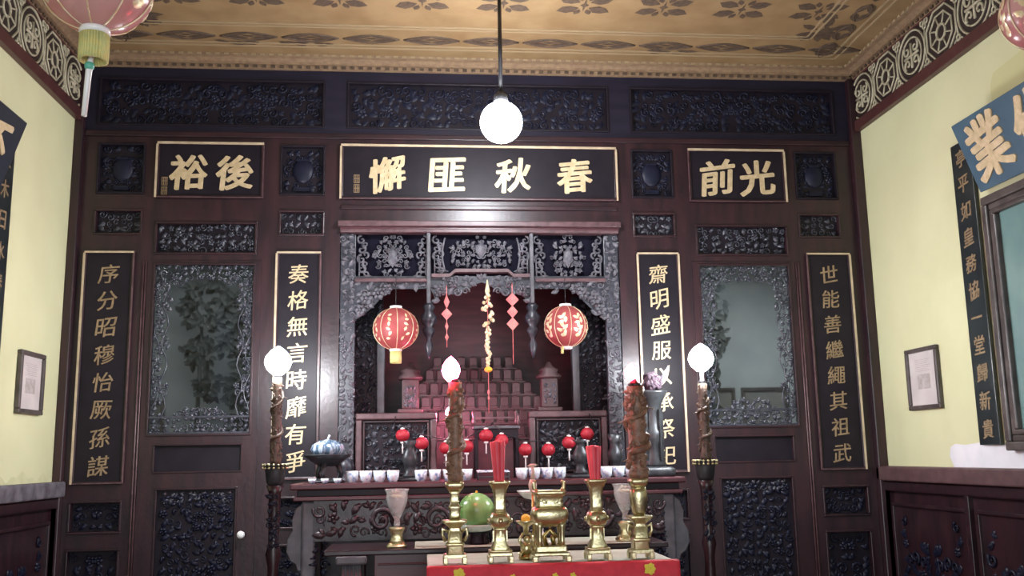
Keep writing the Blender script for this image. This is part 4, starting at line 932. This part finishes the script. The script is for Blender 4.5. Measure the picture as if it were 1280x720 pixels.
def brass_stick(label, x, y, crystal):
    t = thing('brass_candlestick', label, 'candlestick', (x, y, FZ + .003), 0, 'tall brass candlesticks')
    for sx in (-1, 1):
        for sy2 in (-1, 1): f_ = MB(); f_.box(sx * .046 - .012, sx * .046 + .012, sy2 * .046 - .012, sy2 * .046 + .012, 0, .036); f_.build('foot', 'brass', t, bevel=.004)
    b = MB(); b.box(-.054, .054, -.054, .054, .028, .046); b.lathe([(.042, .046), (.040, .085), (.046, .088), (.046, .096), (.036, .10), (.034, .145), (.030, .15), (.028, .17), (.05, .19), (.062, .197), (.062, .206), (.04, .208)], n=40, sq=.85); b.build('base', 'brass', t, bevel=.002)
    b = MB()
    if crystal: b.lathe([(.026, .206), (.034, .225), (.040, .25), (.045, .29), (.044, .32), (.036, .345)], n=36, sq=.2)
    else: b.lathe([(.026, .206), (.028, .23), (.024, .25), (.031, .262), (.031, .272), (.022, .28), (.022, .33), (.030, .345)], n=36, sq=.7)
    b.build('stem', 'brass', t)
    b = MB(); b.lathe([(.03, .343), (.043, .362), (.046, .37), (.046, .385), (.038, .39), (.02, .39)], n=40, sq=.85); b.build('top_cup', 'brass', t, bevel=.0)
    b = MB()
    for sx in (-1, 1): b.tube([(sx * .034, 0, .15), (sx * .058, 0, .165), (sx * .062, 0, .135), (sx * .045, 0, .105)], .008, 8)
    b.build('handle', 'brass', t)
    return t
brass_stick('brass candlestick carrying the left dragon candle', -.262, YB_, False); brass_stick('brass candlestick carrying the right dragon candle', .655, YB_, True)
dragon_candle('brown dragon candle with glowing red bulb on the left brass candlestick', -.256, YB_, FZ + .39, .49, .052, 'dragon', 'bulb_ra', .553, .047, 1.25, 'red dragon candles', bx=-.02)
dragon_candle('brown dragon candle with dim red bulb on the right brass candlestick', .660, YB_, FZ + .39, .46, .066, 'dragon', 'bulb_rb', .53, .036, 1.2, 'red dragon candles', bx=-.018)
# incense burner
t = thing('incense_burner', 'square brass incense burner with two upright handles on the front table', 'incense burner', (.205, YB_, FZ + .003))
b = MB(); b.box(-.088, .088, -.07, .07, .028, .045); b.box(-.075, .075, -.058, .058, .045, .075); b.build('base', 'brass', t, bevel=.005)
for sx in (-1, 1):
    for sy2 in (-1, 1):
        b = MB(); b.box(sx * .082 - .014, sx * .082 + .014, sy2 * .062 - .014, sy2 * .062 + .014, 0, .03); b.build('foot', 'brass', t, bevel=.005)
        b = MB(); b.lathe([(.015, .07), (.012, .10), (.011, .13), (.016, .165), (.018, .185)], (sx * .055, sy2 * .04, 0), 14); b.build('leg', 'brass', t)
b = MB(); b.lathe([(.045, .165), (.07, .178), (.088, .20), (.092, .225), (.086, .248), (.07, .262)], n=44, sq=.6, T=lambda p: (p[0] * 1.03, p[1] * .78, p[2])); b.build('belly', 'brass', t)
b = MB(); b.lathe([(.068, .262), (.064, .268), (.064, .31), (.07, .314), (.078, .322), (.08, .338), (.068, .338), (.05, .31)], n=44, sq=.9, T=lambda p: (p[0] * 1.0, p[1] * .78, p[2])); b.build('neck', 'brass', t)
b = MB(); carving(b, face_y(0, -.050, .289), .11, .035, 301, .022, .008, sym=True); b.build('neck_relief', 'brass', t)
for sx in (-1, 1):
    b = MB(); b.tube([(sx * .062, 0, .335), (sx * .075, 0, .35), (sx * .075, 0, .375), (sx * .062, 0, .385)], [.010, .010, .009, .007], 8); b.build('handle', 'brass', t)
b = MB(); b.tube([(-.02, 0, .075), (-.03, -.01, .12), (.0, 0, .15), (.03, -.01, .11)], .012, 8); b.tube([(.02, .01, .075), (.012, 0, .12)], .012, 8); b.build('openwork', 'brass_dark', t)
# lion finial holding incense ring, behind left of burner
t = thing('brass_figurine', 'small brass figure holding up a dish left of the incense burner', 'figurine', (.100, -1.68, FZ))
b = MB(); b.lathe([(.035, 0), (.04, .012), (.03, .022), (.02, .03)], n=24); b.build('base', 'brass_dark', t)
b = MB(); b.ball((0, 0, .055), .030, 1.1, n=14, m_=9); b.ball((.003, -.008, .098), .019, n=12, m_=8)
for sg in (-1, 1): b.tube([(sg * .022, -.01, .07), (sg * .036, -.014, .095), (sg * .016, -.01, .13)], [.010, .009, .007], 7); b.tube([(sg * .016, -.01, .035), (sg * .034, -.024, .03), (sg * .03, -.03, .022)], [.013, .012, .010], 7)
b.build('figure', 'brass', t)
b = MB(); b.lathe([(.012, .12), (.015, .16), (.045, .18), (.052, .19), (.046, .191), (.01, .175)], n=28); b.build('dish', 'brass', t)
b = MB(); b.ball((0, 0, 0), .024, .95, n=16, m_=10); o = b.build('orange', 'orange'); o.location = (.100, -1.68, FZ + .2); tag(o, 'small orange fruit in the dish held by the brass figure', 'fruit')
# white dish on a stem behind the burner
t = thing('stem_dish', 'white porcelain stem dish behind the incense burner', 'dish', (.245, -1.08, BZ + .003))
b = MB(); b.lathe([(.06, 0), (.055, .012), (.02, .03), (.014, .10), (.016, .2), (.03, .235)], n=28); b.build('stem', 'white', t)
b = MB(); b.lathe([(.03, .235), (.09, .25), (.125, .285), (.13, .29), (.12, .29), (.08, .262), (.01, .25)], n=40); b.build('bowl', 'white', t)
# little finial statue poking above the burner
t = thing('crane_ornament', 'slender white crane ornament standing behind the incense burner', 'figurine', (.150, -1.58, FZ + .0))
b = MB(); b.lathe([(.03, 0), (.03, .012), (.018, .02)], n=18); b.tube([(0, 0, .015), (0, 0, .33)], .007, 8); b.build('support', 'brass_dark', t)
b = MB(); b.ball((0, 0, .36), .022, 1.7, n=12, m_=8); b.tube([(0, 0, .39), (.004, 0, .43), (0, -.006, .455)], [.012, .008, .008], 8); b.leaf(0, .462, .1, .06, .018, .012, face_y(0, 0, 0)); b.build('bird', mat('pale_bone', (.55, .45, .38), .5), t)
# watermelon on celadon bowl and dark foot
t = thing('fruit_bowl', 'pale celadon bowl on a dark wooden foot under the watermelon', 'bowl', (-.112, -1.02, BZ + .003))
b = MB(); b.lathe([(.07, 0), (.078, .012), (.062, .03), (.068, .055), (.075, .065)], n=32); b.build('foot', 'dark', t)
for k_ in range(6):
    b = MB(); a = k_ * PI / 3; b.tube([(.07 * math.cos(a), .07 * math.sin(a), .06), (.085 * math.cos(a), .085 * math.sin(a), .03), (.076 * math.cos(a), .076 * math.sin(a), .006)], .009, 7); b.build('claw', 'dark', t)
b = MB(); b.lathe([(.05, .065), (.085, .075), (.098, .10), (.10, .108), (.093, .108), (.06, .085), (.01, .08)], n=40); b.build('bowl', 'celadon', t)
t = thing('watermelon', 'green striped watermelon resting in the celadon bowl', 'fruit', (-.112, -1.02, BZ + .188))
b = MB(); b.ball((0, 0, 0), .103, .95, n=36, m_=20); b.build('rind', 'melon', t)
b = MB(); b.tube([(0, 0, .093), (.004, 0, .108)], .006, 7); b.build('stalk', 'orange', t)
# cut-glass goblets
def goblet(label, x, y, z, tall):
    t = thing('crystal_goblet', label, 'goblet', (x, y, z), 0, 'cut glass goblets')
    b = MB(); b.lathe([(.055, 0), (.058, .012), (.045, .02)], n=32, sq=.7)
    for a in range(4): b.ball((.05 * math.cos(a * PI / 2 + PI / 4), .05 * math.sin(a * PI / 2 + PI / 4), .014), .014, n=10, m_=7)
    b.lathe([(.045, .02), (.034, .045), (.032, .075), (.044, .10), (.045, .108), (.02, .112)], n=32, sq=.6); b.build('brass_base', 'brass', t)
    b = MB(); b.lathe([(.014, .11), (.018, .125), (.014, .15), (.03, .18), (.052, .23), (.06, .27), (.058, .295), (.066, .31), (.068, .318), (.062, .318), (.053, .295), (.052, .27), (.044, .235), (.012, .175)], n=44, rib=.02, nrib=11); b.build('glass_bowl', 'crystal', t)
    b = MB(); b.lathe([(.002, .272), (.03, .27), (.036, .278), (.03, .286), (.002, .288)], n=20); b.build('gilt_flower', 'goldbead', t)
goblet('cut glass goblet on a brass base, standing alone at the left', -.560, -1.08, BZ, True)
goblet('cut glass goblet on a brass base behind the right brass candlestick', .735, -1.08, BZ + .003, True)

# ================================================================== LAMPS AND LANTERNS
t = thing('pendant_lamp', 'glaring white globe lamp on a dark rod from the ceiling', 'lamp', (.05, -1.2, 3.40))
b = MB(); b.ball((0, 0, 0), .125, 1, n=28, m_=16); b.build('globe', 'bulb_w', t)
b = MB(); b.tube([(0, 0, .15), (0, 0, ZC - 3.40 - .02)], .012, 10); b.build('rod', 'metal', t)
b = MB(); b.lathe([(.03, .115), (.045, .13), (.04, .17), (.015, .19)], n=20); b.build('socket', 'metal', t)
b = MB(); b.lathe([(.015, .80), (.05, .83), (.055, .868)], n=20); b.build('ceiling_rose', 'metal', t)
l3 = lantern('ceiling_lantern', 'large pale pink lantern with long tassel hanging at the left', 'lantern', (-1.612, -3.2, 3.185), .195, 'pale_silk', .92, 'goldbead', ZC - 3.185, 2, 'large ceiling lanterns'); fringe(l3, .046, -.195, .10, .21, -.012)
l4 = lantern('ceiling_lantern', 'large pale pink lantern hanging at the right edge', 'lantern', (2.10, -3.2, 3.19), .172, 'pale_silk', .95, 'goldbead', ZC - 3.19, 2, 'large ceiling lanterns'); fringe(l4, .042, -.175, .09, .20, 0)

# ================================================================== SIDE WALL HANGINGS
def small_doc(label, T, uc, zc, wd, ht):
    t = thing('framed_document', label, 'picture', T((uc, zc, 0))); o0 = Vector(T((uc, zc, 0))); L = lambda p: Vector(T((uc + p[0], zc + p[1], p[2]))) - o0
    b = MB(); framing(b, -wd / 2, wd / 2, -ht / 2, ht / 2, .028, .002, .032); b.v = [tuple(L((v[0], v[2], v[1]))) for v in b.v]; b.build('frame', 'frame', t, bevel=.006)
    b = MB(); b.box(-wd / 2 + .02, wd / 2 - .02, -ht / 2 + .02, ht / 2 - .02, .004, .014, L); b.build('sheet', 'doc', t)
    b = MB(); b.box(-wd * .2, wd * .2, -ht * .17, ht * .07, .014, .0145, L); b.build('print', 'doc_ink', t)
    b = MB()
    for k_ in range(7): b.box(-wd * .24, wd * (.24 - .05 * (k_ % 3)), ht * (.30 - .03 * k_), ht * (.30 - .03 * k_) + .003, .014, .0148, L)
    b.build('text_lines', 'doc_ink', t)
small_doc('small framed document on the left yellow wall', TL, .535, 1.935, .37, .375); small_doc('small framed document on the right yellow wall', TR, .655, 1.90, .395, .40)
def narrow_board(label, T, u0, u1, z0, z1, chars):
    uc, zc = (u0 + u1) / 2, (z0 + z1) / 2; t = thing('hanging_couplet', label, 'sign', T((uc, zc, 0))); o0 = Vector(T((uc, zc, 0))); L = lambda p: Vector(T((uc + p[0], zc + p[1], p[2]))) - o0; hw, hh = (u1 - u0) / 2, (z1 - z0) / 2
    b = MB(); b.box(-hw, hw, -hh, hh, .004, .026, L); b.build('board', 'blacklac', t, bevel=.004)
    sgn = 1 if T is TR else -1
    n = len(chars)
    for i, chh in enumerate(chars): write(chh, 0, hh - .10 - i * (2 * hh - .19) / (n - 1), .105, lambda p: L((sgn * p[0], p[1], p[2] + .026)), 'gold_dull', t, fat=.022)
narrow_board('narrow black board with gilt characters beside the portrait on the right wall', TR, 1.235, 1.44, 1.465, 3.27, '亭平如皇務協一堂歸新貴')
narrow_board('narrow black board with gilt characters at the left edge', TL, 1.01, 1.22, 1.465, 3.27, '景木日水春和萬物安平')
def leaning_board(label, T, u0, u1, z0, z1, lean, chars, us, mt, size):
    t = thing('leaning_inscription_board', label, 'sign', T((u0, z0, .0))); o0 = Vector(T((u0, z0, 0))); sgn = 1 if T is TR else -1
    ang = math.asin(lean / (z1 - z0)); H = (z1 - z0) / 1.0
    def L(p):      # p: along, up the board, out of the board
        return Vector(T((u0 + p[0], z0 + p[1] * math.cos(ang) - p[2] * math.sin(ang), .035 + p[1] * math.sin(ang) + p[2] * math.cos(ang)))) - o0
    b = MB(); b.box(0, u1 - u0, 0, H, -.012, .012, L); b.build('board', mt, t, bevel=.004)
    for chh, u in zip(chars, us): write(chh, u, H * .52, size, lambda p: L(((p[0] - u) * sgn + u, p[1], p[2] + .012)), 'gold', t, fat=.046)
    b = MB(); 
    for uu in (.08, u1 - u0 - .08): b.tube([tuple(L((uu, H * .9, -.014))), tuple(Vector(T((u0 + uu, z0 + H * 1.0, .004))) - o0)], .006, 6)
    b.build('hanger', 'metal', t)
leaning_board('blue board with gilt characters leaning out above the portrait', TR, 1.53, 3.3, 2.905, 3.325, .14, '業伐大', (.24, .66, 1.08), 'bluelac', .33)
leaning_board('dark blue board leaning out high at the left edge', TL, 1.24, 2.8, 2.93, 3.36, .13, '不大', (.25, .7), 'navylac', .25)
# portrait
t = thing('framed_portrait', 'large dark framed portrait at the right edge', 'picture', TR((2.07, 2.15, 0))); o0 = Vector(TR((2.07, 2.15, 0))); L = lambda p: Vector(TR((2.07 + p[0], 2.15 + p[1], p[2]))) - o0
for k_, (o_, t_, d0, d1, nm) in enumerate(((0, .05, .004, .05, 'outer_frame'), (.05, .035, .004, .036, 'middle_frame'), (.085, .03, .004, .045, 'inner_frame'))):
    b = MB(); framing(b, -.55 + o_, .55 - o_, -.72 + o_, .72 - o_, t_, d0, d1); b.v = [tuple(L((v[0], v[2], v[1]))) for v in b.v]; b.build(nm, 'frame', t, bevel=.008)
b = MB(); b.box(-.44, .44, -.61, .61, .004, .014, L); b.build('canvas', 'teal', t)
b = MB(); blob(b, lambda p: L((p[0], p[1], p[2])), [(-.36, -.60), (-.33, -.3), (-.22, -.08), (-.08, .0), (.08, .0), (.22, -.08), (.33, -.3), (.36, -.60)], .016); b.build('painted_robe', 'portrait_robe', t)
b = MB(); blob(b, lambda p: L((p[0], p[1], p[2])), [(.1 * math.cos(q * PI / 8), .12 + .14 * math.sin(q * PI / 8)) for q in range(16)], .0165); b.build('painted_face', 'portrait_skin', t)
